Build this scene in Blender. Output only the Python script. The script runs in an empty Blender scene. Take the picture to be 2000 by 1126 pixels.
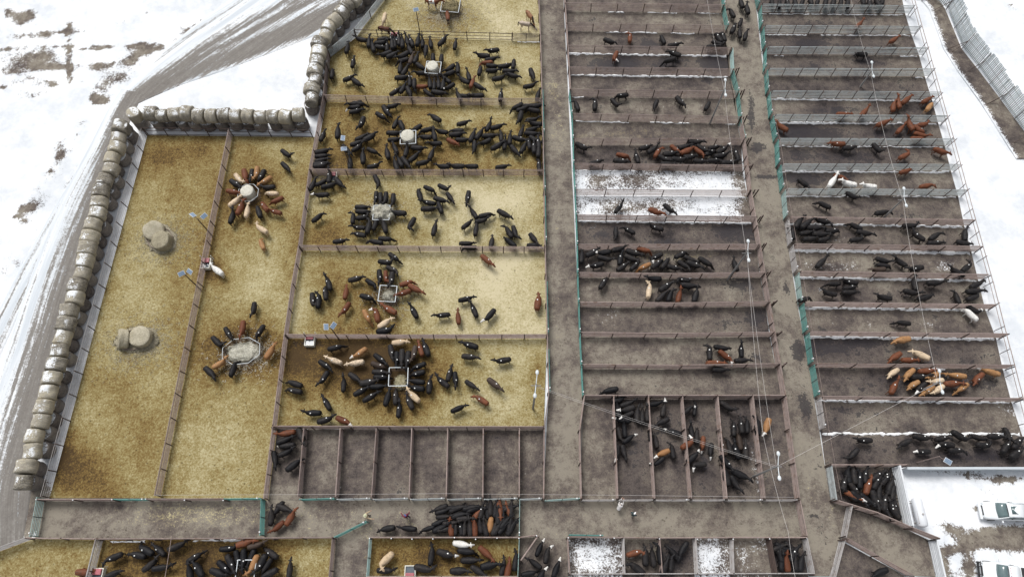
import bpy, bmesh, math, random
import numpy as np
from mathutils import Vector, Matrix, noise as mnoise
from mathutils.bvhtree import BVHTree

random.seed(7)
rng = np.random.default_rng(11)
scene = bpy.context.scene
COL = scene.collection

# ------------------------------------------------------------------ camera, sky, sun, exposure
FPX, CX, CY, HCAM, PITCH = 1333.0, 1000.0, 563.0, 73.0, math.radians(23.0)
cd = bpy.data.cameras.new("drone_camera")
cam = bpy.data.objects.new("drone_camera", cd)
COL.objects.link(cam)
cam.location = (0, 0, HCAM)
cam.rotation_euler = (PITCH, 0, 0)
cd.sensor_width = 36.0
cd.lens = 36.0 * FPX / 2000.0
cd.clip_start = 0.5
cd.clip_end = 6000
scene.camera = cam

world = bpy.data.worlds.new("World")
scene.world = world
world.use_nodes = True
wn, wl = world.node_tree.nodes, world.node_tree.links
for n in list(wn): wn.remove(n)
sky = wn.new("ShaderNodeTexSky"); sky.sky_type = 'NISHITA'; sky.sun_disc = False
SUN_EL, SUN_AZ = math.radians(57), math.radians(330)
sky.sun_elevation = SUN_EL; sky.sun_rotation = SUN_AZ
sky.air_density = 1.0; sky.dust_density = 3.0; sky.ozone_density = 1.0
hs = wn.new("ShaderNodeHueSaturation"); hs.inputs["Saturation"].default_value = 0.22   # grey cloud cover
bg = wn.new("ShaderNodeBackground"); bg.inputs["Strength"].default_value = 0.094
wo = wn.new("ShaderNodeOutputWorld")
wl.new(sky.outputs[0], hs.inputs["Color"]); wl.new(hs.outputs[0], bg.inputs[0]); wl.new(bg.outputs[0], wo.inputs[0])

sd = bpy.data.lights.new("sun", 'SUN'); sd.energy = 1.9; sd.angle = math.radians(26); sd.color = (1.0, 0.985, 0.96)
sun = bpy.data.objects.new("sun", sd); COL.objects.link(sun)
sdir = Vector((math.sin(SUN_AZ) * math.cos(SUN_EL), math.cos(SUN_AZ) * math.cos(SUN_EL), math.sin(SUN_EL)))
sun.rotation_euler = sdir.to_track_quat('Z', 'Y').to_euler()
sun.location = (0, 0, 120)

scene.view_settings.view_transform = 'Standard'
scene.view_settings.look = 'None'
scene.view_settings.gamma = 1.0
scene.view_settings.exposure = 0.48
scene.view_settings.use_curve_mapping = False

# ------------------------------------------------------------------ photo pixel (2000 px wide) -> place on a level
CP, SP = math.cos(PITCH), math.sin(PITCH)
def at(px, py, z=0.0):
    dx, dy = (px - CX) / FPX, -(py - CY) / FPX
    vx, vy, vz = dx, dy * CP + SP, dy * SP - CP
    t = (z - HCAM) / vz
    return Vector((vx * t, vy * t, z))
def to_px(x, y, z=0.0):
    dz = z - HCAM
    cy_ = y * CP + dz * SP
    cz_ = -(-y * SP + dz * CP)
    return CX + FPX * x / cz_, CY - FPX * cy_ / cz_

# ------------------------------------------------------------------ words
ONES = "zeroth first second third fourth fifth sixth seventh eighth ninth tenth eleventh twelfth thirteenth fourteenth fifteenth sixteenth seventeenth eighteenth nineteenth".split()
TENS = {2: "twenty", 3: "thirty", 4: "forty", 5: "fifty", 6: "sixty", 7: "seventy", 8: "eighty", 9: "ninety"}
TENTH = {2: "twentieth", 3: "thirtieth", 4: "fortieth", 5: "fiftieth", 6: "sixtieth", 7: "seventieth", 8: "eightieth", 9: "ninetieth"}
def nth(n):
    if n < 20: return ONES[n]
    return TENTH[n // 10] if n % 10 == 0 else TENS[n // 10] + "-" + ONES[n % 10]

# ------------------------------------------------------------------ object helpers
def tag(o, label=None, cat=None, group=None, kind=None):
    if label: o["label"] = label
    if cat: o["category"] = cat
    if group: o["group"] = group
    if kind: o["kind"] = kind
    return o
def empty(name, loc, label, cat, group=None, rz=0.0):
    o = bpy.data.objects.new(name, None)
    o.empty_display_size = 0.3
    o.location = loc; o.rotation_euler = (0, 0, rz)
    COL.objects.link(o)
    return tag(o, label, cat, group)
def link(name, me, mat=None, parent=None, loc=None, rot=None, scale=None):
    o = bpy.data.objects.new(name, me)
    COL.objects.link(o)
    if parent is not None: o.parent = parent
    if loc is not None: o.location = loc
    if rot is not None: o.rotation_euler = rot
    if scale is not None: o.scale = scale
    if mat is not None:
        if len(me.materials) == 0:
            me.materials.append(mat)
        elif me.materials[0] is not mat:
            o.material_slots[0].link = 'OBJECT'; o.material_slots[0].material = mat
    return o
def mesh(name, verts, faces, smooth=False, mats=()):
    me = bpy.data.meshes.new(name)
    me.from_pydata([tuple(v) for v in verts], [], faces)
    for m in mats: me.materials.append(m)
    if smooth:
        me.polygons.foreach_set("use_smooth", [True] * len(me.polygons))
    me.update()
    return me

# ------------------------------------------------------------------ materials
MATS = {}
def nodes_of(name):
    m = bpy.data.materials.new(name); m.use_nodes = True
    nt = m.node_tree
    for n in list(nt.nodes): nt.nodes.remove(n)
    out = nt.nodes.new("ShaderNodeOutputMaterial")
    b = nt.nodes.new("ShaderNodeBsdfPrincipled")
    nt.links.new(b.outputs[0], out.inputs[0])
    MATS[name] = m
    return m, nt, b
class NB:
    def __init__(s, nt): s.nt = nt
    def n(s, t, **kw):
        x = s.nt.nodes.new(t)
        for k, v in kw.items(): setattr(x, k, v)
        return x
    def put(s, sock, v):
        if isinstance(v, bpy.types.NodeSocket): s.nt.links.new(v, sock)
        elif v is not None: sock.default_value = v
    def math(s, op, a, b=None, c=None, clamp=False):
        x = s.n("ShaderNodeMath", operation=op, use_clamp=clamp)
        s.put(x.inputs[0], a); s.put(x.inputs[1], b); s.put(x.inputs[2], c)
        return x.outputs[0]
    def noise(s, vec, scale, detail=4.0, rough=0.55, dist=0.0):
        x = s.n("ShaderNodeTexNoise"); s.put(x.inputs["Vector"], vec)
        x.inputs["Scale"].default_value = scale; x.inputs["Detail"].default_value = detail
        x.inputs["Roughness"].default_value = rough; x.inputs["Distortion"].default_value = dist
        return x.outputs["Fac"]
    def voronoi(s, vec, scale, out="Distance", rand=1.0):
        x = s.n("ShaderNodeTexVoronoi"); s.put(x.inputs["Vector"], vec); x.inputs["Scale"].default_value = scale
        x.inputs["Randomness"].default_value = rand
        return x.outputs[out]
    def ramp(s, fac, stops, interp='LINEAR'):
        x = s.n("ShaderNodeValToRGB"); s.put(x.inputs[0], fac)
        cr = x.color_ramp; cr.interpolation = interp
        while len(cr.elements) < len(stops): cr.elements.new(0.5)
        for e, (p, c) in zip(cr.elements, stops):
            e.position = p; e.color = (c[0], c[1], c[2], 1.0)
        return x.outputs[0]
    def step(s, v, lo, hi):
        x = s.n("ShaderNodeMapRange", interpolation_type='SMOOTHSTEP')
        s.put(x.inputs[0], v); x.inputs[1].default_value = lo; x.inputs[2].default_value = hi
        return x.outputs[0]
    def mix(s, f, a, b, mode='MIX'):
        x = s.n("ShaderNodeMix", data_type='RGBA', blend_type=mode)
        s.put(x.inputs[0], f); s.put(x.inputs[6], a); s.put(x.inputs[7], b)
        return x.outputs[2]
    def bump(s, h, strength, dist):
        x = s.n("ShaderNodeBump"); x.inputs["Strength"].default_value = strength; x.inputs["Distance"].default_value = dist
        s.put(x.inputs["Height"], h)
        return x.outputs[0]
def rgb(c): return (c[0], c[1], c[2], 1.0)

def plain(name, col, rough=0.6, metal=0.0, var=0.25, scale=3.0, spec=0.5, dirt=None):
    """paint, pipe, cloth: one colour with mottled wear and a small tone shift from piece to piece"""
    m, nt, b = nodes_of(name); k = NB(nt)
    tc = k.n("ShaderNodeTexCoord").outputs["Object"]
    gp = k.n("ShaderNodeNewGeometry").outputs["Position"]
    n1 = k.noise(gp, scale, 4, 0.6)
    oi = k.n("ShaderNodeObjectInfo").outputs["Random"]
    f = k.math('ADD', k.math('MULTIPLY', n1, 0.7), k.math('MULTIPLY', oi, 0.3))
    lo = [c * (1 - var) for c in col]; hi = [min(1.0, c * (1 + var)) for c in col]
    c = k.ramp(f, [(0.25, lo), (0.75, hi)])
    if dirt:
        c = k.mix(k.step(k.noise(gp, scale * 0.6, 5, 0.65), 0.52, 0.68), c, rgb(dirt))
    k.put(b.inputs["Base Color"], c)
    b.inputs["Roughness"].default_value = rough; b.inputs["Metallic"].default_value = metal
    b.inputs["Specular IOR Level"].default_value = spec
    return m

M_RUST = plain("rusty_pipe", (0.262, 0.203, 0.182), 0.75, var=0.35, dirt=(0.19, 0.125, 0.095))
M_RUSTD = plain("dark_rusty_post", (0.075, 0.05, 0.042), 0.8, var=0.4)
M_GALV = plain("galvanised_pipe", (0.33, 0.36, 0.36), 0.55, var=0.25, dirt=(0.24, 0.22, 0.20))
M_GREY = plain("grey_pipe", (0.36, 0.34, 0.33), 0.6, var=0.25, dirt=(0.22, 0.18, 0.16))
M_GREEN = plain("turquoise_paint", (0.075, 0.225, 0.20), 0.5, var=0.3, dirt=(0.11, 0.22, 0.19))
M_PALEGREEN = plain("pale_green_paint", (0.25, 0.36, 0.34), 0.55, var=0.25, dirt=(0.25, 0.26, 0.23))
M_BARRIER = plain("white_barrier_paint", (0.50, 0.54, 0.57), 0.5, var=0.08)
M_WHITE = plain("white_paint", (0.78, 0.79, 0.8), 0.45, var=0.08)
M_WHITEPIPE = plain("white_pipe", (0.62, 0.64, 0.66), 0.5, var=0.15)
M_DARK = plain("dark_gap_metal", (0.03, 0.03, 0.032), 0.6)
M_LAMP = plain("pale_lamp_metal", (0.62, 0.66, 0.68), 0.4, var=0.1)
M_POLE = plain("grey_wood_pole", (0.24, 0.235, 0.23), 0.75, var=0.25)
M_BOARD = plain("weathered_board", (0.40, 0.455, 0.475), 0.8, var=0.22, scale=1.2)
M_PINK = plain("faded_red_plastic", (0.42, 0.12, 0.14), 0.45, var=0.2)
M_TUB = plain("white_plastic", (0.7, 0.69, 0.62), 0.5, var=0.1)
M_WATER = plain("trough_water", (0.12, 0.14, 0.16), 0.08, var=0.2)
M_WIRE = plain("aluminium_wire", (0.55, 0.52, 0.5), 0.5, var=0.1)
M_TANK = plain("white_tank_paint", (0.72, 0.74, 0.77), 0.35, var=0.06)
M_SOLARF = plain("solar_frame_metal", (0.6, 0.63, 0.66), 0.4, var=0.1)
def solar_mat():
    m, nt, b = nodes_of("solar_cells"); k = NB(nt)
    uv = k.n("ShaderNodeTexCoord").outputs["Generated"]
    br = k.n("ShaderNodeTexBrick"); k.put(br.inputs["Vector"], uv); br.offset = 0
    br.inputs["Scale"].default_value = 5; br.inputs["Color1"].default_value = (0.10, 0.17, 0.27, 1); br.inputs["Color2"].default_value = (0.12, 0.19, 0.30, 1)
    br.inputs["Mortar"].default_value = (0.4, 0.45, 0.5, 1); br.inputs["Mortar Size"].default_value = 0.03
    k.put(b.inputs["Base Color"], br.outputs[0]); b.inputs["Roughness"].default_value = 0.15
    return m
M_SOLAR = solar_mat()

def hide(name, dark, light, rough=0.6, spec=0.2):
    m, nt, b = nodes_of(name); k = NB(nt)
    tc = k.n("ShaderNodeTexCoord").outputs["Object"]
    oi = k.n("ShaderNodeObjectInfo").outputs["Random"]
    off = k.n("ShaderNodeVectorMath", operation='ADD'); k.put(off.inputs[0], tc)
    cmb = k.n("ShaderNodeCombineXYZ"); k.put(cmb.inputs[0], k.math('MULTIPLY', oi, 37.0)); k.put(off.inputs[1], cmb.outputs[0])
    n1 = k.noise(off.outputs[0], 2.2, 4, 0.6); n2 = k.noise(off.outputs[0], 14, 3, 0.6)
    f = k.math('ADD', k.math('MULTIPLY', n1, 0.6), k.math('MULTIPLY', oi, 0.5))
    c = k.ramp(f, [(0.2, dark), (0.8, light)])
    # dried mud splashed on flanks and legs
    mud = k.step(k.math('ADD', k.noise(off.outputs[0], 4, 5, 0.7), k.math('MULTIPLY', oi, 0.12)), 0.56, 0.74)
    c = k.mix(k.math('MULTIPLY', mud, 0.5), c, (0.05, 0.04, 0.032, 1))
    k.put(b.inputs["Base Color"], c)
    b.inputs["Roughness"].default_value = rough; b.inputs["Specular IOR Level"].default_value = spec
    k.put(b.inputs["Normal"], k.bump(n2, 0.25, 0.02))
    return m
HIDE = {
    'K': hide("black_hide", (0.005, 0.0055, 0.0075), (0.018, 0.016, 0.0165)),
    'D': hide("dark_brown_hide", (0.03, 0.02, 0.015), (0.07, 0.05, 0.04)),
    'R': hide("red_hide", (0.075, 0.024, 0.012), (0.175, 0.062, 0.030)),
    'T': hide("tan_hide", (0.23, 0.105, 0.04), (0.40, 0.225, 0.105)),
    'C': hide("cream_hide", (0.46, 0.34, 0.21), (0.64, 0.51, 0.37)),
    'W': hide("white_hide", (0.66, 0.64, 0.6), (0.8, 0.79, 0.76)),
    'F': hide("white_face_hair", (0.62, 0.6, 0.56), (0.8, 0.78, 0.75)),
    'G': hide("grey_cream_coat", (0.42, 0.34, 0.27), (0.56, 0.48, 0.4)),
    'B': hide("bay_coat", (0.17, 0.07, 0.03), (0.3, 0.16, 0.09)),
    'H': hide("dark_bay_coat", (0.06, 0.02, 0.012), (0.1, 0.035, 0.02)),
    'M': hide("black_mane_hair", (0.012, 0.01, 0.01), (0.03, 0.025, 0.022)),
}

# ground of the yard: mud, straw bedding, trodden snow and wet patches are laid out per place in the 'cover' layer
def ground_mat(name):
    m, nt, b = nodes_of(name); k = NB(nt)
    gp = k.n("ShaderNodeNewGeometry").outputs["Position"]
    at_ = k.n("ShaderNodeAttribute", attribute_name="cover")
    sep = k.n("ShaderNodeSeparateColor"); k.put(sep.inputs[0], at_.outputs["Color"])
    straw, tone, snow = sep.outputs[0], sep.outputs[1], sep.outputs[2]
    wet = k.n("ShaderNodeAttribute", attribute_name="wet").outputs["Fac"]
    nA = k.noise(gp, 0.22, 4, 0.55); nB = k.noise(gp, 1.25, 5, 0.62); nC = k.noise(gp, 4.6, 4, 0.68); nD = k.noise(gp, 9.5, 3, 0.7)
    sub = lambda v: k.math('SUBTRACT', v, 0.5)
    mul = lambda v, f: k.math('MULTIPLY', v, f)
    add = lambda *v: v[0] if len(v) == 1 else k.math('ADD', v[0], add(*v[1:]))
    # straw
    st = add(tone, mul(k.math('SUBTRACT', 1.0, straw, clamp=True), -0.45), mul(sub(nA), 0.7), mul(sub(nB), 0.55), mul(sub(nC), 1.05), mul(sub(nD), .85))
    straw_c = k.ramp(st, [(0.0, (0.066, 0.040, 0.016)), (0.25, (0.172, 0.108, 0.033)), (0.5, (0.266, 0.212, 0.088)), (0.75, (0.395, 0.342, 0.19)), (1.0, (0.54, 0.475, 0.31))])
    # mud
    mu = add(mul(tone, 0.8), mul(sub(nA), 1.7), mul(sub(nB), 1.25), mul(sub(nC), .75), mul(sub(nD), .7), 0.12)
    mud_c = k.ramp(mu, [(0.0, (0.032, 0.027, 0.028)), (0.35, (0.083, 0.068, 0.063)), (0.65, (0.142, 0.118, 0.100)), (1.0, (0.248, 0.220, 0.178))])
    wm = k.step(add(wet, mul(sub(nB), 1.7), mul(sub(nC), 1.2), mul(sub(nA), 0.8)), 0.35, 0.52)
    mud_c = k.mix(mul(wm, 0.82), mud_c, (0.019, 0.016, 0.021, 1))
    sm = k.step(add(straw, mul(sub(nB), 0.9), mul(sub(nC), 1.3), mul(sub(nD), 1.0)), 0.36, 0.66)
    c = k.mix(sm, mud_c, straw_c)
    # droppings and clods
    vd = k.voronoi(gp, 1.35); clod = k.math('LESS_THAN', add(vd, mul(sub(nC), 0.25)), 0.115)
    c = k.mix(mul(clod, 0.5), c, (0.05, 0.039, 0.025, 1))
    # snow
    sn = k.step(add(snow, mul(sub(nA), 0.4), mul(sub(nB), 1.2), mul(sub(nC), 1.8), mul(sub(nD), 1.1)), 0.34, 0.72)
    snow_c = k.ramp(add(mul(nA, 0.7), mul(nB, 0.3)), [(0.36, (0.63, 0.66, 0.695)), (0.48, (0.73, 0.75, 0.775)), (0.60, (0.84, 0.85, 0.87))])
    c = k.mix(sn, c, snow_c)
    k.put(b.inputs["Base Color"], c)
    r = k.math('MULTIPLY_ADD', wm, -0.35, 0.9)
    k.put(b.inputs["Roughness"], r); b.inputs["Specular IOR Level"].default_value = 0.25
    h = add(mul(nC, 0.6), mul(nD, 0.4), mul(nB, 0.5))
    k.put(b.inputs["Normal"], k.bump(h, 0.55, 0.14))
    return m
M_GROUND = ground_mat("yard_ground")

def road_mat():
    m, nt, b = nodes_of("snowy_track"); k = NB(nt)
    uvn = k.n("ShaderNodeUVMap").outputs[0]
    gp = k.n("ShaderNodeNewGeometry").outputs["Position"]
    at_ = k.n("ShaderNodeAttribute", attribute_name="cover")
    sep = k.n("ShaderNodeSeparateColor"); k.put(sep.inputs[0], at_.outputs["Color"])
    bare = sep.outputs[0]; tone = sep.outputs[1]
    mp = k.n("ShaderNodeMapping"); k.put(mp.inputs[0], uvn); mp.inputs["Scale"].default_value = (0.035, 1.0, 1.0)
    s1 = k.noise(mp.outputs[0], 1.0, 5, 0.62, 0.3); mp2 = k.n("ShaderNodeMapping"); k.put(mp2.inputs[0], uvn); mp2.inputs["Scale"].default_value = (0.10, 3.2, 1.0)
    s2 = k.noise(mp2.outputs[0], 1.0, 5, 0.65, 0.2)
    nB = k.noise(gp, 1.1, 5, 0.62); nC = k.noise(gp, 4.5, 4, 0.68)
    sub = lambda v: k.math('SUBTRACT', v, 0.5)
    mul = lambda v, f: k.math('MULTIPLY', v, f)
    add = lambda *v: v[0] if len(v) == 1 else k.math('ADD', v[0], add(*v[1:]))
    f = add(bare, mul(sub(s1), 1.5), mul(sub(s2), 1.3), mul(sub(nB), 0.5), mul(sub(nC), 0.8))
    dirt = k.ramp(add(tone, mul(sub(s2), 0.8), mul(sub(nC), 0.5), mul(sub(nB), 0.4)), [(0.1, (0.11, 0.097, 0.088)), (0.5, (0.215, 0.20, 0.182)), (0.95, (0.45, 0.445, 0.44))])
    snow_c = k.ramp(s1, [(0.35, (0.56, 0.60, 0.64)), (0.6, (0.82, 0.84, 0.86))])
    slush = k.step(f, 0.14, 0.56)
    c = k.mix(slush, snow_c, dirt)
    k.put(b.inputs["Base Color"], c); b.inputs["Roughness"].default_value = 0.85; b.inputs["Specular IOR Level"].default_value = 0.2
    k.put(b.inputs["Normal"], k.bump(add(s2, nC), 0.4, 0.08))
    return m
M_ROAD = road_mat()

def snow_mat():
    m, nt, b = nodes_of("drifted_snow"); k = NB(nt)
    gp = k.n("ShaderNodeNewGeometry").outputs["Position"]
    nB = k.noise(gp, 1.6, 5, 0.62); nC = k.noise(gp, 6, 4, 0.7)
    c = k.ramp(nB, [(0.3, (0.72, 0.72, 0.72)), (0.6, (0.85, 0.86, 0.875))])
    c = k.mix(k.step(k.math('ADD', k.math('MULTIPLY', nB, 0.5), k.math('MULTIPLY', nC, 0.5)), 0.55, 0.62), c, (0.17, 0.15, 0.13, 1))
    k.put(b.inputs["Base Color"], c); b.inputs["Roughness"].default_value = 0.9; b.inputs["Specular IOR Level"].default_value = 0.2
    k.put(b.inputs["Normal"], k.bump(nC, 0.5, 0.08))
    return m
M_SNOW = snow_mat()

def bale_mat(name, stops, snowamt):
    m, nt, b = nodes_of(name); k = NB(nt)
    geo = k.n("ShaderNodeNewGeometry"); gp = geo.outputs["Position"]
    tc = k.n("ShaderNodeTexCoord").outputs["Object"]
    oi = k.n("ShaderNodeObjectInfo").outputs["Random"]
    sx = k.n("ShaderNodeSeparateXYZ"); k.put(sx.inputs[0], tc)
    # windings: fine bands round the axis (x in the bale's own frame), rings on the flat ends
    mp = k.n("ShaderNodeMapping"); k.put(mp.inputs[0], tc); mp.inputs["Scale"].default_value = (6.5, 0.7, 0.7)
    band = k.noise(mp.outputs[0], 1.5, 5, 0.75)
    rad = k.math('SQRT', k.math('ADD', k.math('POWER', sx.outputs[1], 2.0), k.math('POWER', sx.outputs[2], 2.0)))
    cmb = k.n("ShaderNodeCombineXYZ"); k.put(cmb.inputs[0], k.math('MULTIPLY', rad, 12.0)); k.put(cmb.inputs[1], k.math('MULTIPLY', sx.outputs[1], 0.6))
    rings = k.noise(cmb.outputs[0], 1.2, 3, 0.6)
    endm = k.math('GREATER_THAN', k.math('ABSOLUTE', sx.outputs[0]), 0.70)
    tex = k.n("ShaderNodeMix"); k.put(tex.inputs[0], endm); k.put(tex.inputs[2], band); k.put(tex.inputs[3], rings)
    nA = k.noise(gp, 1.3, 4, 0.6); nC = k.noise(gp, 6.5, 4, 0.75)
    f = k.math('ADD', k.math('ADD', k.math('MULTIPLY', oi, 0.5), k.math('MULTIPLY', tex.outputs[0], 1.1)), k.math('ADD', k.math('MULTIPLY', nA, 0.7), k.math('MULTIPLY', nC, 1.0)))
    c = k.ramp(k.math('SUBTRACT', f, 1.11), stops)
    nz = k.n("ShaderNodeSeparateXYZ"); k.put(nz.inputs[0], geo.outputs["Normal"])
    sn = k.math('MULTIPLY', k.step(nz.outputs[2], 0.72, 0.95), k.step(k.math('ADD', k.noise(gp, 0.75, 4, 0.62), k.math('MULTIPLY', nC, 0.6)), 0.885 - snowamt, 0.925 - snowamt))
    c = k.mix(sn, c, (0.82, 0.84, 0.86, 1))
    k.put(b.inputs["Base Color"], c); b.inputs["Roughness"].default_value = 0.95; b.inputs["Specular IOR Level"].default_value = 0.1
    k.put(b.inputs["Normal"], k.bump(k.math('ADD', tex.outputs[0], nC), 0.8, 0.10))
    return m
M_BALE = bale_mat("weathered_hay", [(0.12, (0.12, 0.107, 0.09)), (0.38, (0.265, 0.243, 0.205)), (0.66, (0.385, 0.352, 0.288)), (0.95, (0.48, 0.43, 0.32))], 0.075)
M_BALELOW = bale_mat("grey_weathered_hay", [(0.15, (0.085, 0.072, 0.068)), (0.45, (0.18, 0.16, 0.148)), (0.7, (0.245, 0.22, 0.20)), (0.95, (0.32, 0.29, 0.25))], 0.12)
M_HAY = bale_mat("loose_hay", [(0.1, (0.16, 0.13, 0.07)), (0.4, (0.30, 0.255, 0.15)), (0.7, (0.42, 0.375, 0.24)), (0.95, (0.54, 0.5, 0.36))], -1.0)
M_PALEHAY = bale_mat("pale_hay", [(0.1, (0.30, 0.28, 0.22)), (0.4, (0.47, 0.45, 0.37)), (0.7, (0.58, 0.56, 0.48)), (0.95, (0.68, 0.66, 0.58))], -1.0)
M_GREYHAY = bale_mat("grey_hay", [(0.0, (0.20, 0.175, 0.125)), (0.35, (0.33, 0.295, 0.21)), (0.65, (0.42, 0.38, 0.285)), (0.95, (0.54, 0.49, 0.38))], -1.0)

# ------------------------------------------------------------------ ground
# spots: (px, py, rx, ry, channel, amount) - places in the yard where straw, snow, wet or tone differ. channels: 0 straw 1 tone 2 snow 3 wet
SPOTS = []
def spot(px, py, rx, ry, ch, v): SPOTS.append((px, py, rx, ry, ch, v))
def streak(pts, r, ch, v, step=14):
    for (x0, y0), (x1, y1) in zip(pts, pts[1:]):
        n = max(1, int(math.hypot(x1 - x0, y1 - y0) / step))
        for i in range(n):
            t = i / n; spot(x0 + (x1 - x0) * t, y0 + (y1 - y0) * t, r, r, ch, v)

def cover_for(X, Y, base):
    c = np.tile(np.array(base, float), (len(X), 1))
    px, py = to_px(X, Y)
    x0, x1, y0, y1 = px.min(), px.max(), py.min(), py.max()
    acc = {}
    for (sx, sy, rx, ry, ch, v) in SPOTS:
        if sx + 2.2 * rx < x0 or sx - 2.2 * rx > x1 or sy + 2.2 * ry < y0 or sy - 2.2 * ry > y1: continue
        w = np.exp(-((px - sx) / rx) ** 2 - ((py - sy) / ry) ** 2)
        key = (ch, v)                               # overlapping spots of one streak take the strongest, not the sum
        acc[key] = np.maximum(acc[key], w) if key in acc else w
    for (ch, v), w in acc.items(): c[:, ch] += v * w * ((1.0 if base[2] >= 0 else 1.35) if ch == 2 and v > 0 else 1.5 if ch == 3 else (1.5 if v < 0 else 1.25) if ch == 1 and base[0] > .5 else 1.0)
    return np.clip(c, -1, 2)

def set_cover(me, cov):
    w = me.attributes.new('wet', 'FLOAT', 'POINT'); w.data.foreach_set('value', np.ascontiguousarray(cov[:, 3], dtype=np.float32))
    a = me.color_attributes.new("cover", 'FLOAT_COLOR', 'POINT')
    a.data.foreach_set("color", np.ascontiguousarray(cov, dtype=np.float32).ravel())

def floor(name, quads, base, z=0.02, cell=0.45, mat=None, relief=0.0, label=None):
    """one ground sheet over butting four-cornered fields (photo px, TL TR BR BL)"""
    V, F, Z = [], [], []
    for q in quads:
        c = [at(*p) for p in q]
        lx = max((c[1] - c[0]).length, (c[2] - c[3]).length); ly = max((c[3] - c[0]).length, (c[2] - c[1]).length)
        nx, ny = max(2, int(lx / cell)), max(2, int(ly / cell))
        o = len(V)
        for j in range(ny + 1):
            for i in range(nx + 1):
                u, v = i / nx, j / ny
                p = (c[0] * (1 - u) + c[1] * u) * (1 - v) + (c[3] * (1 - u) + c[2] * u) * v
                zz = z
                if relief and 0 < i < nx and 0 < j < ny:
                    zz += relief * (mnoise.fractal(Vector((p.x * 0.9, p.y * 0.9, 3.0)), 0.8, 2.0, 3) * 0.5 + 0.35)
                V.append((p.x, p.y, zz))
        for j in range(ny):
            for i in range(nx):
                a = o + j * (nx + 1) + i
                F.append((a, a + nx + 1, a + nx + 2, a + 1))
    me = mesh(name, V, F, True)
    A = np.array(V)
    set_cover(me, cover_for(A[:, 0], A[:, 1], base))
    o = link(name, me, mat or M_GROUND)
    o["kind"] = "structure"
    if label: o["label"] = label
    return o

# --- what lies where (all in photo px)
# straw pen P2, P3: dark trodden middles, paler rims
for s in [(700, 130, 60, 50, 1, .14), (880, 100, 130, 30, 1, .16), (1000, 120, 60, 60, 1, .2), (900, 180, 120, 26, 1, .10), (840, 150, 80, 40, 1, -.15), (760, 95, 80, 30, 1, -.1),
          (720, 260, 70, 50, 1, -.08), (800, 290, 90, 40, 1, -.12), (980, 225, 60, 30, 1, .14), (900, 235, 60, 20, 1, .14), (985, 292, 50, 20, 1, .16), (850, 255, 60, 20, 1, .06),
          (640, 320, 40, 30, 0, -.35), (770, 85, 70, 14, 0, -.3),
          (740, 420, 110, 55, 1, -.18), (650, 460, 60, 30, 1, -.25), (640, 360, 50, 22, 1, -.12), (930, 430, 60, 40, 1, .12), (980, 390, 70, 40, 1, .15), (850, 400, 70, 40, 1, .08), (625, 345, 30, 14, 0, -.4),
          (640, 560, 60, 80, 1, -.22), (740, 580, 70, 60, 1, -.3), (745, 600, 60, 45, 0, -.25), (940, 560, 110, 70, 1, .12), (980, 520, 40, 30, 1, .18), (640, 640, 50, 20, 1, -.12), (1000, 640, 50, 30, 1, .1),
          (640, 720, 90, 55, 1, -.26), (785, 735, 90, 75, 1, -.34), (785, 735, 60, 55, 0, -.2), (700, 690, 70, 40, 1, -.25), (960, 760, 100, 70, 1, .16), (1010, 690, 60, 40, 1, .16), (580, 700, 30, 30, 1, -.2), (600, 800, 70, 40, 1, -.05), (850, 800, 70, 30, 1, .0),
          (600, 672, 40, 12, 0, -.45), (1050, 730, 14, 40, 1, -.2), (1055, 450, 12, 200, 0, -.2),
          # pen A / B
          (330, 300, 110, 40, 1, -.18), (400, 480, 30, 60, 1, -.16), (160, 930, 80, 50, 1, -.2), (120, 880, 30, 60, 1, -.25), (220, 600, 60, 120, 1, .06), (280, 560, 50, 60, 1, .08), (265, 665, 85, 50, 1, .1), (265, 665, 70, 40, 0, -.15),
          (318, 470, 70, 55, 1, .12), (345, 600, 25, 160, 1, -.14), (290, 850, 30, 100, 1, -.08), (420, 880, 80, 90, 1, .12), (400, 640, 30, 60, 1, -.02), (490, 380, 70, 60, 1, -.3), (470, 690, 75, 60, 1, -.34), (520, 560, 60, 60, 1, .1), (540, 420, 40, 60, 1, .08),
          (415, 530, 26, 24, 1, -.25), (570, 330, 30, 60, 1, .05),
          # pen P1
          (870, 40, 60, 35, 1, -.22), (870, 40, 50, 30, 0, -.22), (950, 20, 60, 30, 1, .08),
          # bottom straw pens
          (300, 1090, 120, 50, 1, -.3), (480, 1100, 90, 50, 1, -.32), (600, 1090, 50, 40, 1, .18), (560, 1065, 50, 14, 1, -.1), (120, 1080, 100, 40, 1, .05), (860, 1085, 130, 30, 1, -.26), (980, 1075, 40, 30, 1, .12), (780, 1065, 40, 12, 1, .1)]:
    spot(*s)
# cells under the straw pens: straw blown along their upper ends and sides
for x in (600, 670, 740, 808, 876, 944, 1013): streak([(x + 6, 845), (x - 2, 972)], 6, 0, .30)
streak([(600, 842), (1060, 846)], 9, 0, .42)
streak([(590, 955), (600, 880)], 5, 2, .5); streak([(660, 970), (665, 930)], 4, 2, .62); streak([(1018, 972), (1018, 905)], 6, 2, .55)
spot(975, 880, 26, 28, 2, .30); spot(970, 855, 30, 12, 3, .3); spot(1035, 920, 14, 50, 2, .18)
spot(540, 900, 40, 60, 3, .1)
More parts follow.
